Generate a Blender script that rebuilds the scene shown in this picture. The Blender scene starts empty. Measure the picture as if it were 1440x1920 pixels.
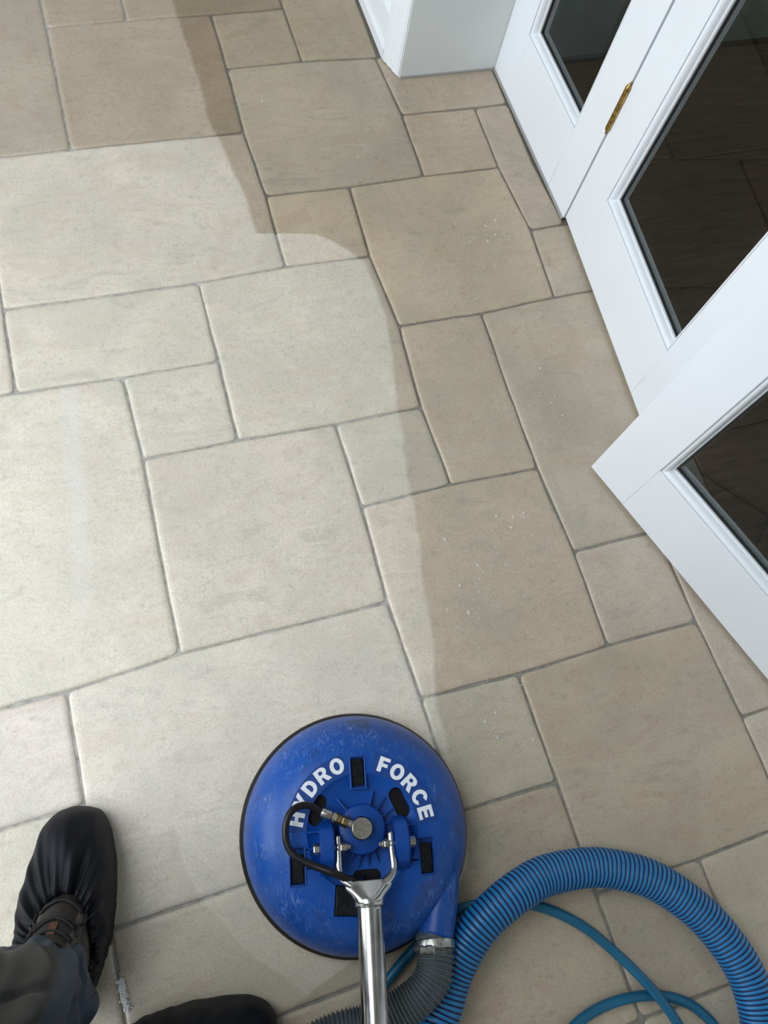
import bpy, bmesh, math, random
from mathutils import Vector, Matrix, noise
R_ = math.radians
C = bpy.context.scene.collection
SC = bpy.context.scene

# ------------------------------------------------------------------ camera, world, light, exposure
cam_data = bpy.data.cameras.new('camera')
cam = bpy.data.objects.new('camera', cam_data); C.objects.link(cam); SC.camera = cam
right = Vector((0.94618851, -0.28963074, 0.1443653))
down = Vector((-0.22212929, -0.90567316, -0.36112977))
fwd = Vector((0.23534206, 0.30962908, -0.92127301))
cam.matrix_world = Matrix(((right.x, -down.x, -fwd.x, 0.0706), (right.y, -down.y, -fwd.y, -0.7085),
                           (right.z, -down.z, -fwd.z, 1.4554), (0, 0, 0, 1)))
cam_data.sensor_fit = 'VERTICAL'; cam_data.sensor_height = 24.0
cam_data.lens = 24.0 * 1470.79 / 1920.0
cam_data.clip_start = 0.02

world = bpy.data.worlds.new('overcast_sky'); SC.world = world; world.use_nodes = True
bg = world.node_tree.nodes['Background']
bg.inputs[0].default_value = (0.87, 0.94, 1.0, 1); bg.inputs[1].default_value = 5.7

CEIL = 2.55
SKY = (-2.35, -0.45, -1.1, 1.6)       # roof lantern opening: x0, x1, y0, y1
WIN = (-2.3, 1.5, 0.25, 2.15)        # garden window in the left wall: y0, y1, z0, z1
XL, YF, YB = -2.6, 3.6, -2.6         # left wall, far wall, wall behind the camera
def portal(name, loc, rot, sx, sy):
    l = bpy.data.lights.new(name, 'AREA'); l.shape = 'RECTANGLE'; l.size = sx; l.size_y = sy
    l.cycles.is_portal = True
    o = bpy.data.objects.new(name, l); C.objects.link(o); o.location = loc; o.rotation_euler = rot
portal('lantern_portal', ((SKY[0]+SKY[1])/2, (SKY[2]+SKY[3])/2, CEIL+0.30), (0, 0, 0), SKY[1]-SKY[0], SKY[3]-SKY[2])
portal('window_portal', (XL-0.12, (WIN[0]+WIN[1])/2, (WIN[2]+WIN[3])/2), (0, R_(-90), 0), WIN[3]-WIN[2], WIN[1]-WIN[0])

portal('added_opening_portal', (3.72, -.6, 1.40), (0, R_(90), 0), .6, .8)  # sky portal at an opening added to brighten the adjoining room
SC.view_settings.view_transform = 'Standard'; SC.view_settings.look = 'None'
SC.view_settings.exposure = -0.15; SC.view_settings.gamma = 1.0
SC.view_settings.use_curve_mapping = False
random.seed(11)

# ------------------------------------------------------------------ materials
def new_mat(name):
    m = bpy.data.materials.new(name); m.use_nodes = True
    nt = m.node_tree; return m, nt, nt.nodes['Principled BSDF']
def N(nt, t, **kw):
    n = nt.nodes.new(t)
    for k, v in kw.items():
        if k.startswith('i_'):
            key = k[2:]; key = int(key) if key.isdigit() else key.replace('_', ' ')
            n.inputs[key].default_value = v
        else: setattr(n, k, v)
    return n
def mixc(nt, f, a, b, mode='MIX'):
    n = N(nt, 'ShaderNodeMix', data_type='RGBA', blend_type=mode)
    for s, v in ((0, f), (6, a), (7, b)):
        if hasattr(v, 'is_linked'): nt.links.new(v, n.inputs[s])
        else: n.inputs[s].default_value = v if s == 0 else (*v, 1)
    return n.outputs[2]
def math_(nt, op, a, b=None, clamp=False):
    n = N(nt, 'ShaderNodeMath', operation=op, use_clamp=clamp)
    for i, v in enumerate((a, b)):
        if v is None: continue
        if hasattr(v, 'is_linked'): nt.links.new(v, n.inputs[i])
        else: n.inputs[i].default_value = v
    return n.outputs[0]
def ramp(nt, src, lo, hi):
    n = N(nt, 'ShaderNodeMapRange', i_1=lo, i_2=hi); nt.links.new(src, n.inputs[0]); return n.outputs[0]
def noise_(nt, vec, scale, detail=4, rough=.55, dist=0):
    n = N(nt, 'ShaderNodeTexNoise', i_Scale=scale, i_Detail=detail, i_Roughness=rough, i_Distortion=dist)
    if vec is not None: nt.links.new(vec, n.inputs['Vector'])
    return n.outputs[0]
def bump(nt, b, h, strength, dist=.001):
    n = N(nt, 'ShaderNodeBump', i_Strength=strength, i_Distance=dist)
    nt.links.new(h, n.inputs['Height']); nt.links.new(n.outputs[0], b.inputs['Normal'])
def simple(name, col, rough=.5, metal=0, noise_amt=0.0, nscale=30, bumpy=0, spec=.5, col2=None, coat=0):
    m, nt, b = new_mat(name)
    b.inputs['Base Color'].default_value = (*col, 1); b.inputs['Roughness'].default_value = rough
    b.inputs['Metallic'].default_value = metal; b.inputs['Specular IOR Level'].default_value = spec
    b.inputs['Coat Weight'].default_value = coat
    tc = N(nt, 'ShaderNodeTexCoord').outputs['Object']
    if noise_amt or col2:
        f = ramp(nt, noise_(nt, tc, nscale), .35, .68)
        c2 = col2 or tuple(c*(1-noise_amt) for c in col)
        nt.links.new(mixc(nt, f, col, c2), b.inputs['Base Color'])
    if bumpy: bump(nt, b, noise_(nt, tc, nscale*3), bumpy)
    return m

# world-space map of where the floor has been cleaned: x of the cleaned edge as a function of y
EDGE = [(-2.6, .0), (-1.0, .02), (-.90, .39), (-.80, .415), (-.687, .423), (-.599, .427), (-.493, .456), (-.388, .473), (-.257, .499), (-.164, .512),
        (-.005, .538), (.11, .565), (.219, .583), (.321, .582), (.382, .575), (.421, .548), (.450, .522), (.470, .497), (.482, .476), (.489, .455), (.4925, .430), (.4945, .395),
        (.4955, .362), (.52, .358), (.638, .351), (.788, .335), (.849, .323), (.996, .329), (1.125, .324), (1.258, .32), (3.6, .30)]
ARC = [(-2.6, 1.2), (-.96, .06), (-.901, .006), (-.837, -.031), (-.797, -.053), (-.748, -.064), (-.686, -.069)]
Y0, Y1, XS = -2.6, 3.6, 1.6
def curve_of_y(nt, y, pts, lo, hi):
    f = ramp(nt, y, Y0, Y1)
    n = N(nt, 'ShaderNodeFloatCurve'); nt.links.new(f, n.inputs['Value'])
    cu = n.mapping.curves[0]
    P = [((a-Y0)/(Y1-Y0), (v-lo)/(hi-lo)) for a, v in pts]
    if P[0][0] > 0: P = [(0, P[0][1])] + P
    if P[-1][0] < 1: P = P + [(1, P[-1][1])]
    cu.points[0].location = P[0]; cu.points[1].location = P[-1]
    for p in P[1:-1]: cu.points.new(*p)
    for p in cu.points: p.handle_type = 'VECTOR'
    n.mapping.update()
    return math_(nt, 'ADD', math_(nt, 'MULTIPLY', n.outputs[0], hi-lo), lo)
def dirt_mask(nt, pos):
    sep = N(nt, 'ShaderNodeSeparateXYZ'); nt.links.new(pos, sep.inputs[0])
    x, y = sep.outputs[0], sep.outputs[1]
    wob = math_(nt, 'MULTIPLY', math_(nt, 'SUBTRACT', noise_(nt, pos, 9, 2), .5), .018)
    xw = math_(nt, 'ADD', x, wob)
    m1 = ramp(nt, math_(nt, 'SUBTRACT', xw, curve_of_y(nt, y, EDGE, 0, 1)), -.004, .005)
    d2 = math_(nt, 'SUBTRACT', curve_of_y(nt, y, ARC, -1.5, 1.5), xw)
    m2 = ramp(nt, d2, -.003, .004)
    fade = ramp(nt, x, -.16, -.08)                       # the old strip runs out to the left
    top = ramp(nt, y, -.67, -.69)
    m2 = math_(nt, 'MULTIPLY', math_(nt, 'MULTIPLY', math_(nt, 'MULTIPLY', m2, fade), top), .38)
    m1 = math_(nt, 'MULTIPLY', m1, math_(nt, 'ADD', .74, math_(nt, 'MULTIPLY', ramp(nt, y, -.1, .5), .26)))   # soil is heavier towards the far doorway
    return math_(nt, 'MAXIMUM', m1, m2, True)

STREAK = (-.121, .10)                  # where that streak runs: x = STREAK[0] + STREAK[1]*y
def tile_material():
    m, nt, b = new_mat('limestone_tile')
    pos = N(nt, 'ShaderNodeNewGeometry').outputs['Position']
    oi = N(nt, 'ShaderNodeObjectInfo')
    # each stone has its own pattern: shift by a per-object random amount
    off = N(nt, 'ShaderNodeVectorMath', operation='SCALE'); nt.links.new(pos, off.inputs[0]); off.inputs['Scale'].default_value = 1
    comb = N(nt, 'ShaderNodeCombineXYZ'); nt.links.new(math_(nt, 'MULTIPLY', oi.outputs['Random'], 37.0), comb.inputs[2])
    add = N(nt, 'ShaderNodeVectorMath', operation='ADD'); nt.links.new(pos, add.inputs[0]); nt.links.new(comb.outputs[0], add.inputs[1])
    v = add.outputs[0]
    mp = N(nt, 'ShaderNodeMapping'); nt.links.new(v, mp.inputs[0])
    mp.inputs['Rotation'].default_value = (0, 0, .55); mp.inputs['Scale'].default_value = (1, 2.6, 1)
    cloud = noise_(nt, v, 5.5, 7, .62, .4)
    vein = noise_(nt, mp.outputs[0], 6, 8, .66, 1.6)
    grain = noise_(nt, v, 260, 3, .7)
    pit = noise_(nt, v, 70, 5, .75)
    base = mixc(nt, ramp(nt, cloud, .38, .62), (.80, .727, .637), (.665, .617, .545))
    base = mixc(nt, math_(nt, 'MULTIPLY', ramp(nt, vein, .48, .62), .75), base, (.69, .595, .51))
    base = mixc(nt, math_(nt, 'MULTIPLY', ramp(nt, vein, .44, .30), .65), base, (.53, .50, .44))
    base = mixc(nt, math_(nt, 'MULTIPLY', ramp(nt, pit, .535, .72), .50), base, (.40, .36, .305))
    base = mixc(nt, math_(nt, 'MULTIPLY', ramp(nt, grain, .40, .72), .42), base, (.40, .36, .30))
    base = mixc(nt, 1.0, base, oi.outputs['Color'], 'MULTIPLY')
    d = dirt_mask(nt, pos)
    soil = mixc(nt, ramp(nt, noise_(nt, pos, 4.5, 5, .6), .35, .65), (.735, .672, .585), (.67, .63, .568))
    base = mixc(nt, d, base, mixc(nt, 1.0, base, soil, 'MULTIPLY'))
    # pale streak on the big stone at the left
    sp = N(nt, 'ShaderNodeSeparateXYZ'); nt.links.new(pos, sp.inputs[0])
    cxs = math_(nt, 'SUBTRACT', sp.outputs[0], math_(nt, 'ADD', STREAK[0], math_(nt, 'MULTIPLY', sp.outputs[1], STREAK[1])))
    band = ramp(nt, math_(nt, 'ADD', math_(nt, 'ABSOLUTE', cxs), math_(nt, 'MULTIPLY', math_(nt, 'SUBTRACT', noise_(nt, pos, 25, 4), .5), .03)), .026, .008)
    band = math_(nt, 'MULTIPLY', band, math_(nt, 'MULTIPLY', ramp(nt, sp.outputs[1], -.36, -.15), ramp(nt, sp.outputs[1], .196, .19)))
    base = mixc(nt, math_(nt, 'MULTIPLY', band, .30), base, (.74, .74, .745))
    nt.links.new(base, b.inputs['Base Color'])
    r = math_(nt, 'ADD', math_(nt, 'MULTIPLY', d, -.03), math_(nt, 'ADD', .31, math_(nt, 'MULTIPLY', pit, .16)))
    nt.links.new(r, b.inputs['Roughness'])
    h = math_(nt, 'ADD', math_(nt, 'MULTIPLY', grain, .35), math_(nt, 'ADD', pit, math_(nt, 'MULTIPLY', cloud, 2.0)))
    bump(nt, b, h, .35, .0012)
    return m
def grout_material():
    m, nt, b = new_mat('grout')
    pos = N(nt, 'ShaderNodeNewGeometry').outputs['Position']
    d = dirt_mask(nt, pos)
    n = ramp(nt, noise_(nt, pos, 60, 5, .7), .3, .7)
    cl = mixc(nt, n, (.58, .56, .52), (.27, .255, .235)); di = mixc(nt, n, (.25, .23, .19), (.15, .135, .11))
    nt.links.new(mixc(nt, d, cl, di), b.inputs['Base Color']); b.inputs['Roughness'].default_value = .7
    bump(nt, b, noise_(nt, pos, 150, 4, .7), .6, .002)
    return m
M = {}
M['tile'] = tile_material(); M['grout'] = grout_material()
M['door'] = simple('white_gloss_paint', (.83, .86, .895), .32, noise_amt=.02, nscale=6)
M['trim'] = simple('white_satin_paint', (.83, .855, .88), .38)
M['wall'] = simple('pale_grey_wall_paint', (.74, .765, .755), .75, noise_amt=.05, nscale=4)
M['ceil'] = simple('off_white_ceiling_paint', (.46, .455, .44), .85); M['wall2'] = simple('taupe_wall_paint', (.36, .35, .33), .8, noise_amt=.05, nscale=4)
M['seam'] = simple('grey_sealant_and_shadow', (.36, .35, .33), .6); M['crack'] = simple('paint_crack', (.56, .58, .60), .6)
M['gasket'] = simple('black_gasket', (.012, .012, .013), .45)
M['spacer'] = simple('grey_glazing_spacer', (.20, .21, .21), .5)
M['brass'] = simple('aged_brass', (.50, .34, .10), .30, 1, col2=(.22, .14, .05), nscale=120)
def glass_mat():
    m, nt, b = new_mat('window_glass'); nt.nodes.remove(b)
    out = nt.nodes['Material Output']
    tr = N(nt, 'ShaderNodeBsdfTransparent'); tr.inputs[0].default_value = (.86, .90, .88, 1)
    gl = N(nt, 'ShaderNodeBsdfGlossy', i_Roughness=.01)
    fr = N(nt, 'ShaderNodeFresnel', i_IOR=1.45)
    mx = N(nt, 'ShaderNodeMixShader')
    nt.links.new(fr.outputs[0], mx.inputs[0]); nt.links.new(tr.outputs[0], mx.inputs[1]); nt.links.new(gl.outputs[0], mx.inputs[2])
    nt.links.new(mx.outputs[0], out.inputs[0]); return m
M['glass'] = glass_mat()
def wood_mat():
    m, nt, b = new_mat('dark_wood_boards')
    tc = N(nt, 'ShaderNodeTexCoord').outputs['Object']
    mp = N(nt, 'ShaderNodeMapping'); nt.links.new(tc, mp.inputs[0]); mp.inputs['Scale'].default_value = (2.2, 26, 8)
    g = noise_(nt, mp.outputs[0], 2.4, 7, .65, 1.2)
    nt.links.new(mixc(nt, ramp(nt, g, .32, .68), (.15, .088, .045), (.05, .033, .02)), b.inputs['Base Color'])
    b.inputs['Roughness'].default_value = .5; bump(nt, b, g, .2)
    return m
M['wood'] = wood_mat()
def leafpaper():
    m, nt, b = new_mat('dark_leaf_wallpaper')
    tc = N(nt, 'ShaderNodeTexCoord').outputs['Object']
    mp = N(nt, 'ShaderNodeMapping'); nt.links.new(tc, mp.inputs[0]); mp.inputs['Scale'].default_value = (1, 1, .45); mp.inputs['Rotation'].default_value = (0, .5, 0)
    vo = N(nt, 'ShaderNodeTexVoronoi', i_Scale=9.0); nt.links.new(mp.outputs[0], vo.inputs['Vector'])
    nt.links.new(mixc(nt, ramp(nt, vo.outputs[0], .15, .5), (.24, .34, .20), (.19, .235, .22)), b.inputs['Base Color'])
    b.inputs['Roughness'].default_value = .8
    return m
M['leafwall'] = leafpaper()
def blue_plastic():
    m, nt, b = new_mat('scuffed_blue_plastic')
    tc = N(nt, 'ShaderNodeTexCoord').outputs['Object']
    sep = N(nt, 'ShaderNodeSeparateXYZ'); nt.links.new(tc, sep.inputs[0])
    ln = N(nt, 'ShaderNodeVectorMath', operation='LENGTH')
    cb = N(nt, 'ShaderNodeCombineXYZ'); nt.links.new(sep.outputs[0], cb.inputs[0]); nt.links.new(sep.outputs[1], cb.inputs[1])
    nt.links.new(cb.outputs[0], ln.inputs[0])
    rim = ramp(nt, ln.outputs['Value'], .100, .150)        # scratches sit on the exposed outer slope
    mp = N(nt, 'ShaderNodeMapping'); nt.links.new(tc, mp.inputs[0]); mp.inputs['Scale'].default_value = (1, .35, .6)
    n1 = noise_(nt, mp.outputs[0], 150, 6, .7, 1.4); n2 = noise_(nt, tc, 17, 5, .7, .6)
    sc = math_(nt, 'MULTIPLY', math_(nt, 'MULTIPLY', ramp(nt, n1, .50, .66), ramp(nt, n2, .40, .60)), rim)
    base = mixc(nt, ramp(nt, noise_(nt, tc, 7, 4), .35, .65), (.002, .070, .35), (.002, .055, .28))
    base = mixc(nt, math_(nt, 'MULTIPLY', rim, .22), base, (.03, .11, .40))
    base = mixc(nt, math_(nt, 'MULTIPLY', sc, .62), base, (.22, .34, .60))
    dk = math_(nt, 'MULTIPLY', ramp(nt, noise_(nt, tc, 19, 6, .7, .5), .53, .66), ramp(nt, ln.outputs['Value'], .11, .14))
    base = mixc(nt, math_(nt, 'MULTIPLY', dk, .55), base, (.03, .035, .05))
    nt.links.new(base, b.inputs['Base Color'])
    nt.links.new(math_(nt, 'ADD', .36, math_(nt, 'MULTIPLY', sc, .25)), b.inputs['Roughness'])
    b.inputs['Specular IOR Level'].default_value = .35
    bump(nt, b, n1, .05)
    return m
M['blue'] = blue_plastic()
M['blue_panel'] = simple('deep_blue_label_recess', (.003, .048, .25), .42, noise_amt=.15, nscale=60)
M['blue_part'] = simple('blue_moulded_plastic', (.002, .058, .31), .40, spec=.35, noise_amt=.2, nscale=40)
M['lettering'] = simple('white_lettering', (.80, .84, .88), .5, noise_amt=.06, nscale=200)
M['rubber'] = simple('black_rubber', (.006, .006, .007), .42, noise_amt=.3, nscale=60, spec=.25)
M['plug'] = simple('dusty_black_rubber_plug', (.004, .005, .006), .35, col2=(.014, .015, .017), nscale=150, spec=.2)
M['steel'] = simple('polished_stainless_steel', (.60, .60, .59), .22, 1, col2=(.40, .39, .37), nscale=30)
M['nickel'] = simple('worn_nickel', (.50, .48, .44), .32, 1, col2=(.36, .33, .29), nscale=200)
M['dullbrass'] = simple('grimy_brass_fitting', (.36, .27, .12), .38, 1, col2=(.16, .13, .08), nscale=200)
M['zinc'] = simple('zinc_plated_ferrule', (.55, .56, .54), .35, 1, col2=(.33, .32, .28), nscale=200)
M['hoseblack'] = simple('black_rubber_hose', (.007, .007, .008), .33, noise_amt=.3, nscale=80, spec=.35)
M['grayhose'] = simple('grey_pvc_hose', (.082, .10, .108), .38, noise_amt=.15, nscale=60)
M['vac'] = simple('blue_vacuum_hose', (.012, .19, .46), .36, noise_amt=.12, nscale=12)
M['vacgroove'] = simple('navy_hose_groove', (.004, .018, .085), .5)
M['teal'] = simple('teal_rubber_hose', (.006, .125, .235), .36, noise_amt=.15, nscale=30)
M['foam'] = simple('white_soap_foam', (.88, .88, .88), .3)
def cloth(name, col, col2, rough, scale=22, bmp=.25, sheen=.15, spec=.25):
    m, nt, b = new_mat(name)
    tc = N(nt, 'ShaderNodeTexCoord').outputs['Object']
    nt.links.new(mixc(nt, ramp(nt, noise_(nt, tc, scale, 5), .35, .65), col, col2), b.inputs['Base Color'])
    b.inputs['Roughness'].default_value = rough; b.inputs['Specular IOR Level'].default_value = spec; b.inputs['Sheen Weight'].default_value = sheen
    b.inputs['Sheen Roughness'].default_value = .4
    bump(nt, b, noise_(nt, tc, 900, 2), bmp, .0004); return m
M['cover'] = cloth('black_stretch_fabric', (.0026, .0036, .0066), (.0038, .0046, .0080), .62, sheen=0, spec=.24)
M['boot'] = cloth('taupe_boot_nubuck', (.085, .072, .060), (.050, .042, .035), .8, 60)
M['tongue'] = cloth('dark_brown_boot_mesh', (.035, .027, .021), (.020, .016, .013), .75, 200)
M['lace'] = cloth('black_flecked_lace', (.006, .006, .006), (.03, .03, .028), .7, 700, sheen=0)
M['tab'] = simple('brown_leather_tab', (.115, .045, .022), .55, noise_amt=.3, nscale=200)
M['grey_trouser'] = cloth('charcoal_trouser_fabric', (.044, .044, .040), (.030, .030, .027), .62, 9, .3, .05)
M['slate_trouser'] = cloth('slate_blue_trouser_fabric', (.042, .058, .080), (.028, .040, .057), .60, 9, .3, .05)
def bubble_mat():
    m, nt, b = new_mat('soap_bubble_film')
    b.inputs['Base Color'].default_value = (.85, .82, .76, 1); b.inputs['Roughness'].default_value = .10
    b.inputs['Alpha'].default_value = .42; b.inputs['Specular IOR Level'].default_value = .8
    return m
M['bubble'] = bubble_mat()

# ------------------------------------------------------------------ geometry helpers
def tag(o, label=None, cat=None, group=None, kind=None):
    for k, v in (('label', label), ('category', cat), ('group', group), ('kind', kind)):
        if v: o[k] = v
    return o
def mk(name, verts, faces, mat, parent=None, smooth=False, mats=None, midx=None, loc=None):
    me = bpy.data.meshes.new(name); me.from_pydata([tuple(v) for v in verts], [], faces); me.update()
    for mm in (mats or [mat]): me.materials.append(mm)
    if midx: me.polygons.foreach_set('material_index', midx)
    if smooth: me.polygons.foreach_set('use_smooth', [True]*len(me.polygons))
    o = bpy.data.objects.new(name, me); C.objects.link(o)
    if parent: o.parent = parent
    if loc: o.location = loc
    return o
def empty(name, loc=(0, 0, 0), rz=0):
    o = bpy.data.objects.new(name, None); C.objects.link(o); o.location = loc; o.rotation_euler = (0, 0, rz)
    o.empty_display_size = .05
    return o
def from_bm(name, bm, mat, parent=None, smooth=False, loc=None):
    bmesh.ops.recalc_face_normals(bm, faces=bm.faces)
    me = bpy.data.meshes.new(name); bm.to_mesh(me); bm.free(); me.materials.append(mat)
    if smooth: me.polygons.foreach_set('use_smooth', [True]*len(me.polygons))
    o = bpy.data.objects.new(name, me); C.objects.link(o)
    if parent: o.parent = parent
    if loc: o.location = loc
    return o
def box_bm(bm, x0, x1, y0, y1, z0, z1, bev=0, seg=2, rot=None):
    r = bmesh.ops.create_cube(bm, size=1.0)
    vs = r['verts']
    for v in vs: v.co = Vector((x0+(v.co.x+.5)*(x1-x0), y0+(v.co.y+.5)*(y1-y0), z0+(v.co.z+.5)*(z1-z0)))
    if bev:
        es = list({e for v in vs for e in v.link_edges})
        r2 = bmesh.ops.bevel(bm, geom=es, offset=bev, segments=seg, affect='EDGES', profile=.5)
        vs = list({v for f in r2['faces'] for v in f.verts} | {v for v in vs if v.is_valid})
    if rot:
        c, a = rot; bmesh.ops.rotate(bm, verts=vs, cent=c, matrix=Matrix.Rotation(a, 3, 'Z'))
    return vs
def box(name, x0, x1, y0, y1, z0, z1, mat, parent=None, bev=0, rot=None, seg=2):
    bm = bmesh.new(); box_bm(bm, x0, x1, y0, y1, z0, z1, bev, seg, rot)
    return from_bm(name, bm, mat, parent)
def lathe_data(prof, n=48, axis=None):
    V = []; F = []
    for (r, z) in prof:
        for i in range(n):
            a = 2*math.pi*i/n; V.append(Vector((r*math.cos(a), r*math.sin(a), z)))
    k = len(prof)
    for j in range(k-1):
        for i in range(n):
            i2 = (i+1) % n; F.append((j*n+i, j*n+i2, (j+1)*n+i2, (j+1)*n+i))
    return V, F
def lathe(name, prof, mat, parent=None, n=48, mtx=None, smooth=True, caps=True, closed=False):
    V, F = lathe_data(prof, n); k = len(prof)
    if closed:
        for i in range(n):
            i2 = (i+1) % n; F.append(((k-1)*n+i, (k-1)*n+i2, i2, i))
    elif caps:
        F.append(tuple(range(n-1, -1, -1))); F.append(tuple((k-1)*n+i for i in range(n)))
    if mtx: V = [mtx @ v for v in V]
    o = mk(name, V, F, mat, parent, smooth)
    bm = bmesh.new(); bm.from_mesh(o.data); bmesh.ops.recalc_face_normals(bm, faces=bm.faces); bm.to_mesh(o.data); bm.free()
    if smooth: sharp(o)
    return o
def sharp(o, ang=35):
    o.data.set_sharp_from_angle(angle=R_(ang))
def align(p, d):
    return Matrix.Translation(Vector(p)) @ Vector(d).to_track_quat('Z', 'Y').to_matrix().to_4x4()
def cyl(name, p0, p1, r, mat, parent, n=20, ch=.0006):
    p0, p1 = Vector(p0), Vector(p1); L = (p1-p0).length
    return lathe(name, [(r-ch, 0), (r, ch), (r, L-ch), (r-ch, L)], mat, parent, n, align(p0, p1-p0))
def spline(pts, step):
    P = [Vector(p) for p in pts]; out = []
    Q = [2*P[0]-P[1]] + P + [2*P[-1]-P[-2]]
    for i in range(1, len(Q)-2):
        a, b, c, d = Q[i-1:i+3]; n = 24
        for k in range(n):
            t = k/n
            out.append(.5*((2*b)+(c-a)*t+(2*a-5*b+4*c-d)*t*t+(3*b-a-3*c+d)*t**3))
    out.append(P[-1])
    res = [out[0]]; acc = 0
    for a, b in zip(out, out[1:]):
        L = (b-a).length; pos = step-acc
        while pos <= L and L > 0:
            res.append(a.lerp(b, pos/L)); pos += step
        acc = (acc+L) % step if L else acc
    return res
def tube_data(path, rad, n=16, caps=True):
    V = []; F = []; T = []
    for i in range(len(path)):
        T.append((path[min(i+1, len(path)-1)]-path[max(i-1, 0)]).normalized())
    up = Vector((0, 0, 1)) if abs(T[0].z) < .9 else Vector((1, 0, 0))
    nrm = (up - T[0]*up.dot(T[0])).normalized()
    for i, p in enumerate(path):
        nrm = (nrm - T[i]*nrm.dot(T[i])).normalized(); bi = T[i].cross(nrm)
        r = rad(i) if callable(rad) else rad
        for k in range(n):
            a = 2*math.pi*k/n; V.append(p + nrm*(r*math.cos(a)) + bi*(r*math.sin(a)))
    for i in range(len(path)-1):
        for k in range(n):
            k2 = (k+1) % n; F.append((i*n+k, i*n+k2, (i+1)*n+k2, (i+1)*n+k))
    if caps:
        F.append(tuple(range(n-1, -1, -1))); F.append(tuple((len(path)-1)*n+k for k in range(n)))
    return V, F
def tube(name, pts, rad, mat, parent=None, step=.01, n=16):
    V, F = tube_data(spline(pts, step), rad, n)
    return mk(name, V, F, mat, parent, True)

# ------------------------------------------------------------------ floor: grout bed + every stone its own piece
U = .2
XR = 1.125                         # tiles end under the door line
NODE = {}                          # measured joints that sit a few millimetres off the module
MEAS = {(0,0):(0.0080,0.0021),(1,0):(0.1970,0.0020),(2,0):(0.4006,-0.0065),(3,0):(0.5918,-0.0074),(0,2):(-0.0013,-0.3943),(2,2):(0.3948,-0.3996),(0,-1):(0.0037,0.1929),(1,-1):(0.2004,0.1905),(1,-2):(0.2015,0.3926),(2,-2):(0.3978,0.3997),(3,-2):(0.5963,0.3936),(-1,-2):(-0.2004,0.4006),(-1,-1):(-0.2028,0.1997),(2,-4):(0.3979,0.7989),(2,-3):(0.4029,0.6028),(3,-3):(0.6051,0.5976),(4,-3):(0.7972,0.6020),(5,-3):(0.9961,0.5985),(2,-5):(0.4047,1.0086),(3,-5):(0.5980,1.0110),(4,-5):(0.7925,1.0012),(4,-4):(0.8033,0.8015),(5,-4):(1.0014,0.7982),(3,-1):(0.6055,0.1985),(4,-1):(0.8047,0.1939),(5,-1):(0.9945,0.2020),(5,-2):(1.0083,0.3997),(4,1):(0.7926,-0.2026),(3,1):(0.5972,-0.1939),(2,1):(0.4025,-0.1977),(4,2):(0.7998,-0.3964),(4,3):(0.7944,-0.5969),(2,3):(0.4016,-0.5916),(3,3):(0.5974,-0.5994),(5,3):(0.9963,-0.6002),(-1,2):(-0.2011,-0.4081),(-1,3):(-0.2033,-0.6008),(-1,4):(-0.1967,-0.7992),(3,4):(0.5990,-0.8032),(3,5):(0.5981,-0.9961),(4,5):(0.8074,-1.0042),(0,-4):(-0.0004,0.8043),(0,-6):(0.0044,1.1945),(1,-6):(0.1971,1.1981),(2,-6):(0.4066,1.1973),(3,-6):(0.5980,1.2013),(5,4):(1.0045,-0.8001)}
for k, p in MEAS.items(): NODE[k] = p
def node(u, v):
    if (u, v) in NODE: return NODE[(u, v)]
    sx = sy = 0; sw = .02                            # neighbours pull an unmeasured joint along with them
    for (a, b), (x, y) in MEAS.items():
        w = 1/((a-u)**2+(b-v)**2)**2.5; sx += w*(x-a*U); sy += w*(y+b*U); sw += w
    NODE[(u, v)] = (u*U+sx/sw, -v*U+sy/sw)
    return NODE[(u, v)]
rects = [(0,-6,2,-4),(-2,-7,0,-4),(0,-7,1,-6),(1,-8,3,-6),(2,-6,3,-5),(-1,-4,2,-2),(2,-5,4,-3),(2,-3,3,-2),(4,-4,5,-3),
         (3,-3,5,-1),(-1,-2,1,-1),(0,-1,1,0),(1,-2,3,0),(-2,-3,-1,-1),(-2,-1,0,2),(0,0,2,2),(2,0,3,1),(3,-1,4,1),(2,1,4,3),(4,2,5,3),
         (-1,2,2,4),(-2,2,-1,3),(-3,3,-1,5),(2,3,3,4),(3,3,5,5),(-1,4,1,5),(1,4,3,6),(3,5,4,6)]
XE, YE = XR/U, .915/U
strips = [(3,-8,4.03,-5),(4,-5,5.48,-4),(5,-4,5.48,-2),(5,-2,XE,-1),(4,-1,XE,2),(5,2,XE,4),(5,4,XE,6),(4,5,XE,7)]
TONE = {(0,-6):(.66,.60,.525),(2,-5):(.88,.88,.84),(3,-3):(1.0,.97,.90),(0,0):(1.0,.975,.94),(0,-1):(.97,.965,.94),(1,-2):(1.0,.985,.94),(-1,-4):(.95,.925,.89),
        (2,-3):(.97,.93,.86),(4,-4):(1.0,.95,.90),(2,1):(.98,.94,.88),(3,-1):(.98,.95,.89),(-2,-1):(1.03,1.02,.98),(-1,2):(1.03,1.02,1.0),(3,3):(.90,.87,.80),
        (2,-6):(.80,.77,.70),(3,-8):(.82,.79,.72),(1,-8):(.66,.60,.52),(0,-7):(.64,.58,.50),(-2,-7):(.64,.605,.545),(-1,4):(.95,.93,.865),(1,4):(.86,.83,.76),(3,5):(.86,.83,.78),(-1,-2):(.98,.97,.93)}
occ = set()
for (a, b, c, d) in rects:
    for i in range(a, c):
        for j in range(b, d): occ.add((i, j))
for (a, b, c, d) in strips:
    for i in range(math.floor(a), math.ceil(c)):
        for j in range(math.floor(b), d): occ.add((i, j))
ulo, uhi, vlo, vhi = -13, 4, -18, 13
for i in range(4, 6):
    for j in range(vlo, -4): occ.add((i, j))
fill = []
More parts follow.
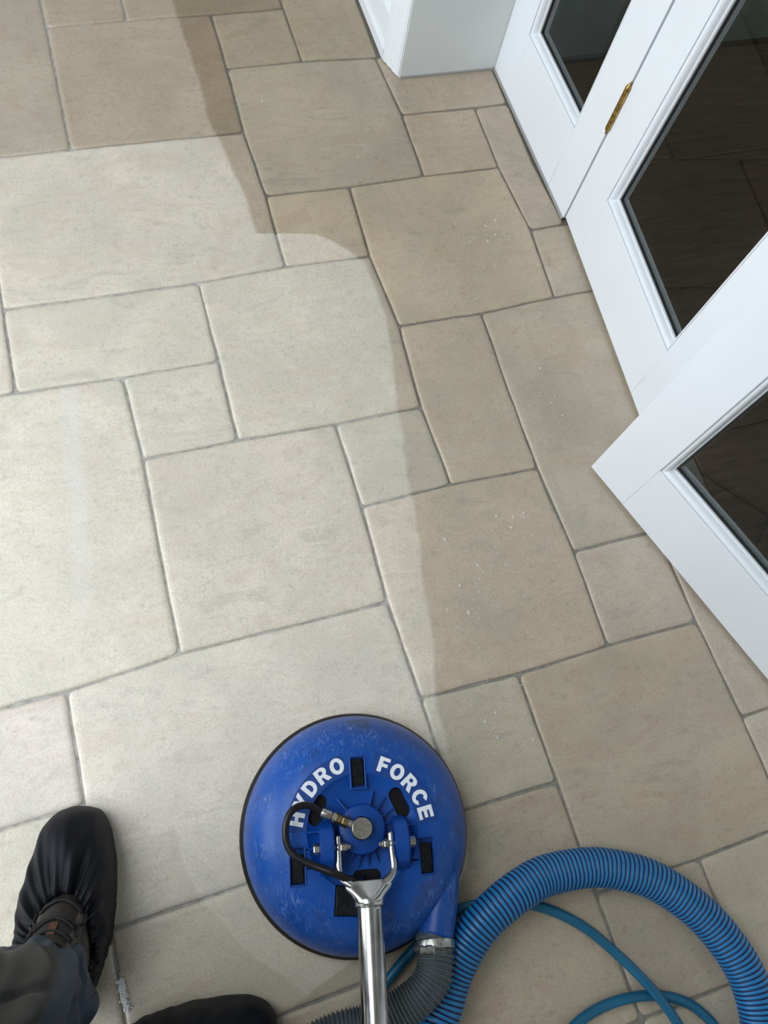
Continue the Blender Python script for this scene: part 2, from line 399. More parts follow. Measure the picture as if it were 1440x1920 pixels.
for j in range(vlo, vhi):
    for i in range(ulo, uhi+2):
        if (i, j) in occ or i > 5 or (i == 5): continue
        opts = [(2,2),(3,2),(2,3),(2,2),(2,1),(1,2),(1,1)]; random.shuffle(opts)
        opts = opts[:5] + [(1, 1)]
        for (w, h) in opts:
            cells = [(i+a, j+b) for a in range(w) for b in range(h)]
            if all(c not in occ and c[0] <= 4 and c[1] < vhi for c in cells):
                occ.update(cells); fill.append((i, j, i+w, j+h)); break
for j in range(7, vhi, 2): fill.append((5, j, XE, min(j+2, vhi)))

floor = mk('floor', [(XL,YB,-.0042),(XR+.03,YB,-.0042),(XR+.03,.93,-.0042),(.86,.93,-.0042),(.86,YF,-.0042),(XL,YF,-.0042),
                     (XL,YB,-.06),(XR+.03,YB,-.06),(XR+.03,.93,-.06),(.86,.93,-.06),(.86,YF,-.06),(XL,YF,-.06)],
           [(0,1,2,3,4,5),(11,10,9,8,7,6)]+[(i, (i+1) % 6+0, (i+1) % 6+6, i+6) for i in range(6)], M['grout'])
tag(floor, 'beige limestone tile floor laid in a mixed size pattern with grey grout', 'floor', kind='structure')

def stone(u0, v0, u1, v1):
    def walk(a, b):
        n = max(1, int(round(abs(b[0]-a[0])+abs(b[1]-a[1]))))
        seq = []
        for k in range(n):
            t = k/n; seq.append((a[0]+(b[0]-a[0])*t, a[1]+(b[1]-a[1])*t))
        return seq
    grid = walk((u0,v1),(u1,v1)) + walk((u1,v1),(u1,v0)) + walk((u1,v0),(u0,v0)) + walk((u0,v0),(u0,v1))
    corners = {(u0,v1),(u1,v1),(u1,v0),(u0,v0)}
    P = [Vector(node(*g)) for g in grid]; isc = [g in corners for g in grid]
    m = len(P); JW = .0021; CR = random.uniform(.005, .013); seed = random.uniform(0, 50)
    def ring(ins, wob=1.0):
        segs = []                                    # rounded, slightly wandering outline at a given inset
        for i in range(m):
            a, b, nx = P[i-1], P[i], P[(i+1) % m]
            d0 = (b-a).normalized(); d1 = (nx-b).normalized()
            n0 = Vector((-d0.y, d0.x)); n1 = Vector((-d1.y, d1.x)); k = JW+ins
            if isc[i]:
                rr = max(.0012, CR-ins); c = b + n0*k + n1*k; ce = c - d0*rr + d1*rr
                st = c - d0*rr; en = c + d1*rr
                md = ce + (c-ce).normalized()*rr
                segs.append((st, [md], en))
            else:
                q = b + n1*k; segs.append((q, [], q))
        out = []
        for i in range(m):
            st, mid, en = segs[i]
            if mid: out += [st] + mid
            nxt = segs[(i+1) % m][0]
            L = (P[(i+1) % m]-P[i]).length; kk = max(2, int(L/.022))
            for q in range(kk): out.append(en.lerp(nxt, q/kk))
        res = []; nn = len(out)
        for i in range(nn):
            d = (out[(i+1) % nn]-out[i-1]).normalized(); p = out[i]
            w = noise.noise(Vector((p.x*16+seed, p.y*16, seed)))*.0016 + noise.noise(Vector((p.x*70, p.y*70+seed, 3)))*.0011
            res.append(p + Vector((-d.y, d.x))*w*wob)
        return res
    V = []; lift = random.uniform(-.0007, .0007)
    base = ring(0); n = len(base)
    cx = sum((p.x for p in base))/n; cy = sum((p.y for p in base))/n
    for (ins, z, wob) in ((0, -.012, 1), (0, -.0042, 1), (.0007, -.0022, 1), (.0024, -.0010, .8), (.0060, -.0002, .4), (.0110, 0, .2)):
        for q in ring(ins, wob): V.append((q.x-cx, q.y-cy, z + (lift if z > -.01 else 0)))
    F = []
    for r in range(5):
        for i in range(n):
            i2 = (i+1) % n; F.append((r*n+i, r*n+i2, (r+1)*n+i2, (r+1)*n+i))
    nq = len(F); V.append((0, 0, lift))
    for i in range(n): F.append((5*n+i, 5*n+(i+1) % n, 6*n))
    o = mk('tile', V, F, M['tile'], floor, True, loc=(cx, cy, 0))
    o.data.polygons.foreach_set('use_smooth', [i < nq for i in range(len(F))])
    t = TONE.get((u0, v0))
    if not t:
        g = random.uniform(.94, 1.03); t = (g, g*random.uniform(.97, 1.0), g*random.uniform(.92, .99))
    o.color = (*t, 1)
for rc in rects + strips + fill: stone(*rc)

# ------------------------------------------------------------------ room shell
def shell(name, boxes, mat, label, cat='wall'):
    bm = bmesh.new()
    for b in boxes: box_bm(bm, *b)
    o = from_bm(name, bm, mat); tag(o, label, cat, kind='structure'); return o
WX = .833                                        # the wall face above the skirting on the far right
shell('wall_right', [(WX, 1.16, .9205, YF, 0, CEIL), (1.10, 1.16, -1.82, .9205, 2.06, CEIL), (1.10, 1.16, YB, -1.82, 0, CEIL), (1.10, 1.16, -1.82, -1.303, 0, 2.06)], M['wall'],
      'pale grey painted wall return beside the glazed doors')
shell('wall_far', [(XL, WX, YF, YF+.1, -.05, CEIL)], M['wall2'], 'taupe painted far wall of the room')
shell('wall_near', [(XL, 1.16, YB-.1, YB, -.05, CEIL)], M['wall2'], 'taupe painted wall behind the operator')
shell('wall_left', [(XL-.1, XL, YB-.1, WIN[0], -.05, CEIL), (XL-.1, XL, WIN[1], YF+.1, -.05, CEIL), (XL-.1, XL, WIN[0], WIN[1], -.05, WIN[2]), (XL-.1, XL, WIN[0], WIN[1], WIN[3], CEIL)], M['wall2'],
      'taupe painted left wall with the garden window')
shell('ceiling', [(XL-.1, SKY[0], YB-.1, YF+.1, CEIL, CEIL+.1), (SKY[1], 1.16, YB-.1, YF+.1, CEIL, CEIL+.1), (SKY[0], SKY[1], YB-.1, SKY[2], CEIL, CEIL+.1), (SKY[0], SKY[1], SKY[3], YF+.1, CEIL, CEIL+.1),
      (SKY[0]-.06, SKY[0], SKY[2]-.06, SKY[3]+.06, CEIL+.1, CEIL+.28), (SKY[1], SKY[1]+.06, SKY[2]-.06, SKY[3]+.06, CEIL+.1, CEIL+.28), (SKY[0], SKY[1], SKY[2]-.06, SKY[2], CEIL+.1, CEIL+.28), (SKY[0], SKY[1], SKY[3], SKY[3]+.06, CEIL+.1, CEIL+.28)],
      M['ceil'], 'white ceiling with a roof lantern opening', 'ceiling')
win = empty('window_1', ((SKY[0]+SKY[1])/2, (SKY[2]+SKY[3])/2, CEIL+.24)); tag(win, 'white roof lantern with glazing bars', 'roof window', kind='structure')
w2, l2 = (SKY[1]-SKY[0])/2, (SKY[3]-SKY[2])/2
for k in (-1, 0, 1): box('glazing_bar', -w2, w2, k*l2/2-.02, k*l2/2+.02, -.03, .03, M['trim'], win)
win = empty('window_2', (XL-.05, (WIN[0]+WIN[1])/2, WIN[2])); tag(win, 'white framed garden window in the left wall', 'window', kind='structure')
hw, hh = (WIN[1]-WIN[0])/2, WIN[3]-WIN[2]
for k in (-1, -.33, .33, 1): box('mullion', -.03, .03, k*(hw-.03)-.03, k*(hw-.03)+.03, 0, hh, M['trim'], win)
for z in (0, hh-.06): box('frame_rail', -.031, .031, -hw, hw, z, z+.06, M['trim'], win)
lawn = mk('lawn', [(-14,-12,-.15),(XL-.1,-12,-.15),(XL-.1,12,-.15),(-14,12,-.15)], [(0,1,2,3)], simple('lawn_green', (.09, .12, .06), .9, noise_amt=.4, nscale=8))
tag(lawn, 'green lawn outside the garden window', 'lawn', kind='structure')

# skirting and architrave on the wall at far right
def extr_y(name, prof, y0, y1, mat):
    n = len(prof); V = [(x, y0, z) for x, z in prof] + [(x, y1, z) for x, z in prof]
    F = [tuple(range(n)), tuple(range(2*n-1, n-1, -1))] + [(i, i+n, (i+1) % n+n, (i+1) % n) for i in range(n)]
    o = mk(name, V, F, mat)
    bm = bmesh.new(); bm.from_mesh(o.data); bmesh.ops.recalc_face_normals(bm, faces=bm.faces); bm.to_mesh(o.data); bm.free()
    return o
sk = extr_y('baseboard_right', [(.834,.002),(.806,.002),(.806,.030),(.809,.033),(.814,.035),(.814,.105),(.811,.108),(.811,.116),(.818,.122),(.822,.128),(.822,.150),(.826,.156),(.834,.160)], .990, YF, M['trim'])
tag(sk, 'white moulded skirting board running away past the architrave', 'skirting', kind='structure')
prof = [(.834,.9225),(.829,.9225),(.8285,.9275),(.826,.929),(.824,.936),(.821,.942),(.819,.955),(.816,.958),(.814,.966),(.812,.975),(.8085,.979),(.807,.989),(.834,.991)]
n = len(prof); V = [(x, y, .003) for x, y in prof] + [(x, y, 2.1) for x, y in prof]
ar = mk('trim_1', V, [tuple(range(n-1, -1, -1)), tuple(range(n, 2*n))] + [(i, (i+1) % n, (i+1) % n+n, i+n) for i in range(n)], M['trim'])
tag(ar, 'white moulded architrave standing on the corner of the grey wall return', 'architrave', kind='structure')
bead = box('trim_2', .8335, 1.0985, .9165, .9205, .0005, .006, M['seam']); tag(bead, 'thin grey sealant line where the grey wall return meets the floor', 'sealant', kind='structure')

# adjoining room behind the glass
wf = mk('floor', [(XR+.03,-2.6,-.012),(3.6,-2.6,-.012),(3.6,.93,-.012),(XR+.03,.93,-.012),(XR+.03,-2.6,-.06),(3.6,-2.6,-.06),(3.6,.93,-.06),(XR+.03,.93,-.06)],
        [(0,1,2,3),(7,6,5,4),(0,4,5,1),(1,5,6,2),(2,6,7,3),(3,7,4,0)], M['gasket'])
tag(wf, 'dark brown wooden floor of the unlit room behind the glazed doors', 'floor', kind='structure')
ys = [.927-.381*k for k in range(10)]
for yb, yt in zip(ys[1:], ys):
    x = XR+.034
    for L in (1.55, .92):
        o = box('plank', -L/2, L/2, -.1885, .1885, -.010, .0, M['wood'], wf, .0015, seg=1); o.location = (x+L/2, (yb+yt)/2, 0); x += L+.004
shell('wall_back', [(XR+.036, 3.6, .9275, 1.03, 0, CEIL), (3.6, 3.7, -2.7, -1.0, 0, CEIL), (3.6, 3.7, -.2, 1.03, 0, CEIL), (3.6, 3.7, -1.0, -.2, 0, 1.1), (3.6, 3.7, -1.0, -.2, 1.7, CEIL), (1.162, 3.6, -2.7, -2.6, 0, CEIL)], M['leafwall'], 'dark green leaf patterned wall of the room behind the doors')  # end wall has an unseen opening, added to let a little daylight in
shell('ceiling', [(1.162, 3.7, -2.7, 1.03, CEIL, CEIL+.1)], M['ceil'], 'ceiling of the unlit room behind the doors', 'ceiling')
bb = box('baseboard_back', XR+.04, 3.59, .915, .927, .001, .012, M['gasket']); tag(bb, 'dark strip along the foot of the leaf patterned wall', 'skirting', kind='structure')

# ------------------------------------------------------------------ glazed doors
def leaf(name, origin, d, width, zb, label, cracks=''):
    d = Vector((d[0], d[1], 0)).normalized(); nrm = Vector((-d.y, d.x, 0))
    root = empty(name); root.matrix_world = Matrix(((d.x, nrm.x, 0, origin[0]), (d.y, nrm.y, 0, origin[1]), (0, 0, 1, 0), (0, 0, 0, 1)))
    tag(root, label, 'door', kind='structure')
    T = .044; ST = .1025; Z0 = .180; ZT = 2.04; ZH = ZT-.10
    box('stile', 0, ST, 0, T, zb, ZT, M['door'], root, .0012); box('stile', width-ST, width, 0, T, zb, ZT, M['door'], root, .0012)
    box('bottom_rail', ST, width-ST, 0.0002, T, zb, Z0, M['door'], root, .0006); box('top_rail', ST, width-ST, 0.0002, T, ZH, ZT, M['door'], root, .0006)
    prof = [(-.001, .0015), (.0002, .0065), (.0016, .0068), (.0024, .0018), (.0050, .0022), (.0078, .0045), (.0100, .0085), (.0112, .0130), (.0120, .0165),
            (.0134, .0160), (.0145, .0170), (.0148, .0190), (.0148, .0245)]
    x0, x1 = ST, width-ST
    def side(kind):
        V = []; m = len(prof)
        for (o_, dd) in prof:
            if kind == 'L': a, b = (x0+o_, dd, Z0+o_), (x0+o_, dd, ZH-o_)
            if kind == 'R': a, b = (x1-o_, dd, ZH-o_), (x1-o_, dd, Z0+o_)
            if kind == 'B': a, b = (x1-o_, dd, Z0+o_), (x0+o_, dd, Z0+o_)
            if kind == 'T': a, b = (x0+o_, dd, ZH-o_), (x1-o_, dd, ZH-o_)
            V += [a, b]
        F = [(2*i, 2*i+1, 2*i+3, 2*i+2) for i in range(m-1)]
        # close the back so the bead is solid
        bk = [(v[0], .026, v[2]) for v in (V[0], V[1])]; V += bk; q = len(V)
        F += [(q-4, q-3, q-1, q-2), (0, q-2, q-1, 1)] + [tuple(list(range(0, 2*m, 2)) + [q-2])] + [tuple(list(range(2*m-1, 0, -2)) + [q-1][:0] + [q-1])]
        o = mk('glazing_bead', V, F, M['door'], root, True)
        bm = bmesh.new(); bm.from_mesh(o.data); bmesh.ops.recalc_face_normals(bm, faces=bm.faces); bm.to_mesh(o.data); bm.free(); sharp(o, 40)
    for s in 'LRBT': side(s)
    def ring(nm, i0, i1, y0, y1, mat):
        bm = bmesh.new()
        for b in ((x0+i0, x0+i1, y0, y1, Z0+i0, ZH-i0), (x1-i1, x1-i0, y0, y1, Z0+i0, ZH-i0), (x0+i1, x1-i1, y0, y1, Z0+i0, Z0+i1), (x0+i1, x1-i1, y0, y1, ZH-i1, ZH-i0)): box_bm(bm, *b)
        from_bm(nm, bm, mat, root)
    ring('gasket', .004, .0185, .0215, .0240, M['gasket']); ring('spacer_bar', .0185, .0200, .0300, .0310, M['spacer'])
    mk('pane', [(x0+.004, .0246, Z0+.004), (x1-.004, .0246, Z0+.004), (x1-.004, .0246, ZH-.004), (x0+.004, .0246, ZH-.004)], [(0, 1, 2, 3)], M['glass'], root)
    ring('back_bead', 0, .014, .0312, .0420, M['door'])
    # hairline paint cracks where stile meets rail
    for xx in [ST]*('L' in cracks) + [width-ST]*('R' in cracks): box('paint_crack', xx-.00028, xx+.00028, -.0001, .0008, zb+.001, zb+.075, M['crack'], root)
    return root
D1 = leaf('door_1', (1.1005, .9195), (0, -1), .5045, .004, 'white fixed glazed side panel next to the grey wall return', 'R')
D2 = leaf('door_2', (1.1035, .4115), (-.0720, -.9974), .597, .010, 'white glazed door hung on the side panel by a brass hinge, almost closed', 'R')
D3 = leaf('door_3', (.905, -.2298), (.3268, -.9451), .597, .010, 'white glazed door swung open into the room, nearest the blue hose', 'L')
D4 = leaf('door_4', (1.1005, -.800), (0, -1), .5025, .004, 'white fixed glazed side panel nearest the operator')
for o, lab in ((D1, 0),):
    box('foot_shadow_line', .0, .5045, -.004, -.0005, .0006, .006, M['seam'], o)  # grey strip stands in for the shadow line under the fixed panel
def hinge(parent, x, z0, z1):
    m = Matrix.Translation((x, -.0045, 0)); L = z1-z0
    prof = [(.0008, z0), (.0022, z0+.004), (.0016, z0+.007), (.0050, z0+.011), (.0062, z0+.016), (.0060, z0+.018)]
    zs = z0+.018; seg = (L-.036)/3
    for k in range(3):
        a = zs+k*seg; prof += [(.0046, a+.0003), (.0060, a+.0012), (.0060, a+seg-.0012), (.0046, a+seg-.0003)]
    prof += [(.0062, z1-.017), (.0064, z1-.014), (.0050, z1-.010), (.0030, z1-.006), (.0014, z1-.003), (.0008, z1)]
    h = lathe('hinge', prof, M['brass'], parent, 20, m); tag(h, 'aged brass hinge with pointed finials')
    box('hinge_leaf', x-.0015, x+.0015, -.0045, .02, z0+.018, z1-.018, M['brass'], h)
hinge(D2, -.0018, .262, .392); hinge(D2, -.0018, 1.70, 1.83)

# ------------------------------------------------------------------ rotary hard floor tool
tool = empty('floor_cleaning_tool', (.219, -.772, 0), R_(-13))
tag(tool, 'round blue rotary floor cleaning head with arched white lettering and a steel wand', 'floor cleaner')
lathe('bumper_ring', [(.180, .003), (.190, .002), (.1945, .006), (.1955, .012), (.1945, .018), (.191, .0225), (.189, .026), (.180, .026)], M['rubber'], tool, 96, closed=True)
lathe('brush_skirt', [(.165, 0.0005), (.178, 0.0005), (.178, .020), (.165, .020)], M['rubber'], tool, 64, closed=True)
hp = [(.186, .020), (.1885, .024), (.1885, .033), (.1865, .046), (.182, .061), (.1745, .077), (.164, .092), (.152, .104), (.140, .1125), (.130, .117), (.1225, .1195), (.119, .1205), (.100, .1205),
      (.0885, .1205), (.0865, .119), (.084, .1165), (.070, .112), (.052, .109), (.038, .108), (.0, .108)]
def hood():
    n = 128; V, F = lathe_data(hp[:-1], n); k = len(hp)-1
    V2, _ = lathe_data([(.180, .020), (.150, .080), (.120, .100), (.04, .098)], n); off = len(V); V += V2
    for j in range(3):
        for i in range(n): i2 = (i+1) % n; F.append((off+j*n+i2, off+j*n+i, off+(j+1)*n+i, off+(j+1)*n+i2))
    for i in range(n): i2 = (i+1) % n; F.append((i2, i, off+i, off+i2))
    F.append(tuple((k-1)*n+i for i in range(n))); F.append(tuple(off+3*n+n-1-i for i in range(n)))
    o = mk('hood', V, F, M['blue'], tool, True)
    bm = bmesh.new()
    def cutbox(cx, cy, sx, sy, a=0): box_bm(bm, cx-sx/2, cx+sx/2, cy-sy/2, cy+sy/2, .1095, .2, 0, rot=(Vector((cx, cy, 0)), a))
    cutbox(-.0025, .089, .0215, .0465); cutbox(-.104, -.043, .0215, .052); cutbox(.100, -.043, .0205, .052); cutbox(-.026, -.098, .046, .044, R_(-6))
    def cutoval(p, q, r):
        p, q = Vector(p), Vector(q); d = (q-p).normalized(); nn = Vector((-d.y, d.x)); ring = []
        for c, s in ((q, 1), (p, -1)):
            for t in range(13):
                a = -math.pi/2 + math.pi*t/12; ring.append(c + s*(d*math.cos(a)*r + nn*math.sin(a)*r))
        bot = [bm.verts.new((v.x, v.y, .105)) for v in ring]; tp = [bm.verts.new((v.x, v.y, .2)) for v in ring]; m = len(ring)
        bm.faces.new(bot[::-1]); bm.faces.new(tp)
        for i in range(m): bm.faces.new((bot[i], bot[(i+1) % m], tp[(i+1) % m], tp[i]))
    for (p, q, r) in (((.0582, .0508), (.0685, .0268), .0115), ((-.0660, .0475), (-.0738, .0240), .0115), ((-.008, -.0665), (.016, -.0665), .0105)): cutoval(p, q, r)
    cut = from_bm('cutter', bm, M['plug']); cut.parent = tool
    md = o.modifiers.new('cut', 'BOOLEAN'); md.operation = 'DIFFERENCE'; md.object = cut; md.solver = 'EXACT'
    bpy.context.view_layer.update()
    dg = bpy.context.evaluated_depsgraph_get()
    me = bpy.data.meshes.new_from_object(o.evaluated_get(dg)); o.modifiers.clear(); old = o.data; o.data = me
    bpy.data.objects.remove(cut, do_unlink=True)
    me.polygons.foreach_set('use_smooth', [True]*len(me.polygons)); sharp(o, 28)
    return o
hood()
# black plugs in the three pockets, the vent in the lower one, dark bottoms of the oval holes
box('rubber_plug', -.0122, .0072, .0695, .1095, .108, .1175, M['plug'], tool, .0012)
box('rubber_plug', -.1135, -.0945, -.0675, -.0265, .108, .1165, M['plug'], tool, .0012)
box('rubber_plug', .0910, .1090, -.0675, -.0240, .108, .1165, M['plug'], tool, .0012)
box('rubber_plug', -.0475, -.0045, -.1185, -.0775, .108, .1185, M['plug'], tool, .002, rot=(Vector((-.026, -.098, 0)), R_(-6)))
for (cx, cy, sx, sy, a) in ((.0634, .0388, .026, .052, 23), (-.0699, .0358, .026, .050, -18), (.004, -.0665, .046, .024, 0)):
    box('vent_floor', cx-sx/2, cx+sx/2, cy-sy/2, cy+sy/2, .1046, .1066, M['rubber'], tool, rot=(Vector((cx, cy, 0)), R_(a)))
# raised lip around the pockets and recessed lettering panels
def lip(cx, cy, sx, sy, z):
    bm = bmesh.new(); w = .0028
    for b in ((cx-sx/2-w, cx-sx/2, cy-sy/2-w, cy+sy/2+w), (cx+sx/2, cx+sx/2+w, cy-sy/2-w, cy+sy/2+w), (cx-sx/2, cx+sx/2, cy+sy/2, cy+sy/2+w), (cx-sx/2, cx+sx/2, cy-sy/2-w, cy-sy/2)):
        box_bm(bm, *b, .112, z, .0008, 1)
    from_bm('pocket_lip', bm, M['blue_part'], tool)
lip(-.0025, .089, .0215, .0465, .1220); lip(-.104, -.043, .0215, .052, .1215); lip(.100, -.043, .0205, .052, .1215)
def arc_panel(a0, a1, r0, r1):
    n = 36; V = []; F = []
    for i in range(n+1):
        t = i/n; a = R_(a0+(a1-a0)*t)
        e = min(t, 1-t)*abs(a1-a0)/2.6; q = .0035*(1-math.sqrt(max(0, 1-(1-min(1, e))**2)))
        for r in (r0+q, r1-q):
            V += [(r*math.cos(a), r*math.sin(a), .1200), (r*math.cos(a), r*math.sin(a), .12095)]
    for i in range(n):
        b = i*4; c = b+4
        F += [(b+1, b+3, c+3, c+1), (b, b+1, c+1, c), (b+3, b+2, c+2, c+3)]
    F += [(0, 2, 3, 1), (4*n, 4*n+1, 4*n+3, 4*n+2)]
    mk('lettering_panel', V, F, M['blue_panel'], tool)
arc_panel(103, 177, .0895, .1215); arc_panel(77, 3, .0895, .1215)
def ell(cx, cy, rx, ry, a0=0, a1=360, n=28, close=True):
    m = n if close else n+1
    return [(cx+rx*math.cos(R_(a0+(a1-a0)*i/n)), cy+ry*math.sin(R_(a0+(a1-a0)*i/n))) for i in range(m)]
LET = {
 'H': [[(0,0),(.27,0),(.27,.38),(.53,.38),(.53,0),(.80,0),(.80,1),(.53,1),(.53,.62),(.27,.62),(.27,1),(0,1)]],
 'Y': [[(.28,0),(.56,0),(.56,.40),(.86,1),(.56,1),(.42,.66),(.28,1),(-.02,1),(.28,.40)]],
 'D': [[(0,0),(.36,0)]+ell(.36,.5,.44,.5,-90,90,18,False)+[(.36,1),(0,1)], [(.26,.23),(.26,.77),(.36,.77)]+ell(.36,.5,.18,.27,90,-90,14,False)+[(.36,.23)]],
 'R': [[(0,0),(.26,0),(.26,.36),(.37,.36),(.53,0),(.84,0),(.63,.42)]+ell(.46,.70,.33,.30,-58,90,14,False)+[(0,1)], [(.26,.56),(.26,.80),(.42,.80)]+ell(.42,.68,.09,.12,90,-90,10,False)],
 'O': [ell(.43,.5,.45,.53), ell(.43,.5,.19,.29)[::-1]],
 'F': [[(0,0),(.27,0),(.27,.37),(.62,.37),(.62,.60),(.27,.60),(.27,.77),(.70,.77),(.70,1),(0,1)]],
 'C': [ell(.43,.5,.45,.53,32,328,30,False)+ell(.43,.5,.19,.29,318,42,20,False)],
 'E': [[(0,0),(.74,0),(.74,.23),(.27,.23),(.27,.39),(.68,.39),(.68,.61),(.27,.61),(.27,.77),(.72,.77),(.72,1),(0,1)]]}
WID = dict(H=.80, Y=.84, D=.80, R=.84, O=.86, F=.70, C=.80, E=.74)
def letter(ch, ang, r, size):
    cu = bpy.data.curves.new('letter', 'CURVE'); cu.dimensions = '2D'; cu.fill_mode = 'BOTH'; cu.extrude = .0003
    for ring in LET[ch]:
        s = cu.splines.new('POLY'); s.points.add(len(ring)-1); s.use_cyclic_u = True
        for p, (x, y) in zip(s.points, ring): p.co = ((x-WID[ch]/2)*size*1.06, (y-.5)*size, 0, 1)
    tmp = bpy.data.objects.new('tmp', cu); C.objects.link(tmp); bpy.context.view_layer.update()
    me = bpy.data.meshes.new_from_object(tmp.evaluated_get(bpy.context.evaluated_depsgraph_get()))
    bpy.data.objects.remove(tmp, do_unlink=True)
    me.name = 'letter'; me.materials.clear(); me.materials.append(M['lettering'])
    o = bpy.data.objects.new('letter', me); C.objects.link(o); o.parent = tool
    a = R_(ang); o.location = (r*math.cos(a), r*math.sin(a), .1214); o.rotation_euler = (0, 0, a-math.pi/2)
for ch, a in zip('HYDRO', (166.5, 152.5, 139, 124.5, 110)): letter(ch, a, .1068, .0242)
for ch, a in zip('FORCE', (67.5, 54, 39.5, 25.2, 11.5)): letter(ch, a, .1058, .0242)
# hub, ribs, side rib bars
lathe('hub', [(.0385, .100), (.0378, .122), (.0362, .1255), (.0335, .127), (.018, .1275)], M['blue_part'], tool, 56, Matrix.Translation((-.001, .003, 0)))
lathe('hub_recess', [(.0178, .1278), (.0172, .1285), (.0168, .1278)], M['rubber'], tool, 40, Matrix.Translation((-.002, .0045, 0)))
def rib(ang, r0, r1, z0, z1, t=.0020):
    V = []
    for y in (-t/2, t/2): V += [(r0, y, .106), (r1, y, .106), (r1, y, z1), (r0, y, z0)]
    F = [(0, 1, 2, 3), (7, 6, 5, 4), (0, 4, 5, 1), (1, 5, 6, 2), (2, 6, 7, 3), (3, 7, 4, 0)]
    o = mk('rib', V, F, M['blue_part'], tool); o.rotation_euler = (0, 0, R_(ang)); o.location = (-.001, .003, 0)
for a in (128, 148, 68, 48, 27, 10): rib(a, .036, .062, .1235, .1150)
for a in (246, 263, 280, 297): rib(a, .036, .058, .1230, .1095)
for s in (-1, 1):
    for y in (.004, -.0205, -.048):
        box('side_rib', *sorted((s*.066, s*.0905)), y-.0014, y+.0014, .106, .1205, M['blue_part'], tool, .0005, seg=1)
# pivot lugs
def lug(s):
    prof = [(.020, .104), (.018, .122), (.010, .140), (.000, .149), (-.012, .153), (-.030, .153), (-.042, .149), (-.052, .138), (-.060, .120), (-.064, .104)]
    bm = bmesh.new(); xa, xb = s*.0475, s*.0700
    A = [bm.verts.new((xa, y, z)) for y, z in prof]; B = [bm.verts.new((xb, y, z)) for y, z in prof]; n = len(prof)
    bm.faces.new(A); bm.faces.new(B[::-1])
    for i in range(n): bm.faces.new((A[i], B[i], B[(i+1) % n], A[(i+1) % n]))
    bmesh.ops.bevel(bm, geom=list(bm.edges), offset=.0025, segments=2, affect='EDGES')
    o = from_bm('pivot_lug', bm, M['blue_part'], tool, True); sharp(o, 50)
for s in (-1, 1):
    lug(s)
    AX = (-.0205, .1385)
    def hexa(nm, x0, x1, r, mat):
        lathe(nm, [(r*.93, 0), (r, abs(x1-x0)*.15), (r, abs(x1-x0)*.85), (r*.93, abs(x1-x0))], mat, tool, 6, align((x0, *AX), (x1-x0, 0, 0)), smooth=False)
    hexa('bolt_head', s*.0698, s*.0800, .0082, M['nickel'])
    cyl('bolt_shank', (s*.022, *AX), (s*.0685, *AX), .0038, M['nickel'], tool)
    hexa('nut', s*.0385, s*.0300, .0080, M['nickel'])
    cyl('washer', (s*.0300, *AX), (s*.0272, *AX), .0058, M['zinc'], tool)
# wand: fork, yoke, collar and tube
SL = .022/.14
def arm(s):
    pts = [(s*.0418, -.004, .1375), (s*.0418, -.020, .1390), (s*.0420, -.036, .1425), (s*.0424, -.050, .1455), (s*.0405, -.060, .1480), (s*.0345, -.068, .1500), (s*.0260, -.074, .1515), (s*.016, -.079, .1520)]
    path = spline(pts, .0025)
    V, F = tube_data(path, lambda i: .0052+.0020*min(1, max(0, (i-22)/10)), 14)
    mk('fork_arm', V, F, M['steel'], tool, True)
    lathe('fork_eye', [(.0065, -.0022), (.0072, -.0012), (.0072, .0012), (.0065, .0022)], M['steel'], tool, 24, align((s*.0418, -.0205, .1388), (1, 0, 0)))
for s in (-1, 1): arm(s)
ax = Vector((-.004/.14, -1, SL)).normalized()
def along(t): return Vector((.0008, -.0755, .1515)) + ax*t
rows = [(-.0065, .0300, .0042), (-.0045, .0345, .0062), (0, .0365, .0085), (.005, .0345, .0115), (.010, .0300, .0155), (.015, .0262, .0190), (.020, .0232, .0222), (.028, .0228, .0226), (.0285, .0224, .0222), (.0292, .0212, .0212), (.0300, .0205, .0205)]
V = []; F = []; n = 40
side = Vector((1, 0, 0)); upv = side.cross(ax).normalized()
for (t, a, b) in rows:
    for k in range(n):
        w = 2*math.pi*k/n; V.append(along(t) + side*(a*math.cos(w)) + upv*(b*math.sin(w)))
for j in range(len(rows)-1):
    for k in range(n): k2 = (k+1) % n; F.append((j*n+k, j*n+k2, (j+1)*n+k2, (j+1)*n+k))
F += [tuple(range(n)), tuple((len(rows)-1)*n+k for k in range(n-1, -1, -1))]
mk('wand_collar', V, F, M['steel'], tool, True)
p = [along(.026), along(.08), along(.14), along(.20)]
end = p[-1]
p += [end+Vector((0, -.045, .016)), end+Vector((0, -.085, .060)), end+Vector((0, -.108, .14)), end+Vector((0, -.130, .30)), end+Vector((0, -.150, .48)), end+Vector((0, -.168, .66))]
tube('wand_tube', p, .0194, M['steel'], tool, .008, 40)
tube('wand_grip', [end+Vector((-.14, -.170, .665)), end+Vector((0, -.168, .665)), end+Vector((.14, -.170, .665))], .018, M['rubber'], tool, .02, 20)
GRIP = end+Vector((0, -.168, .665))
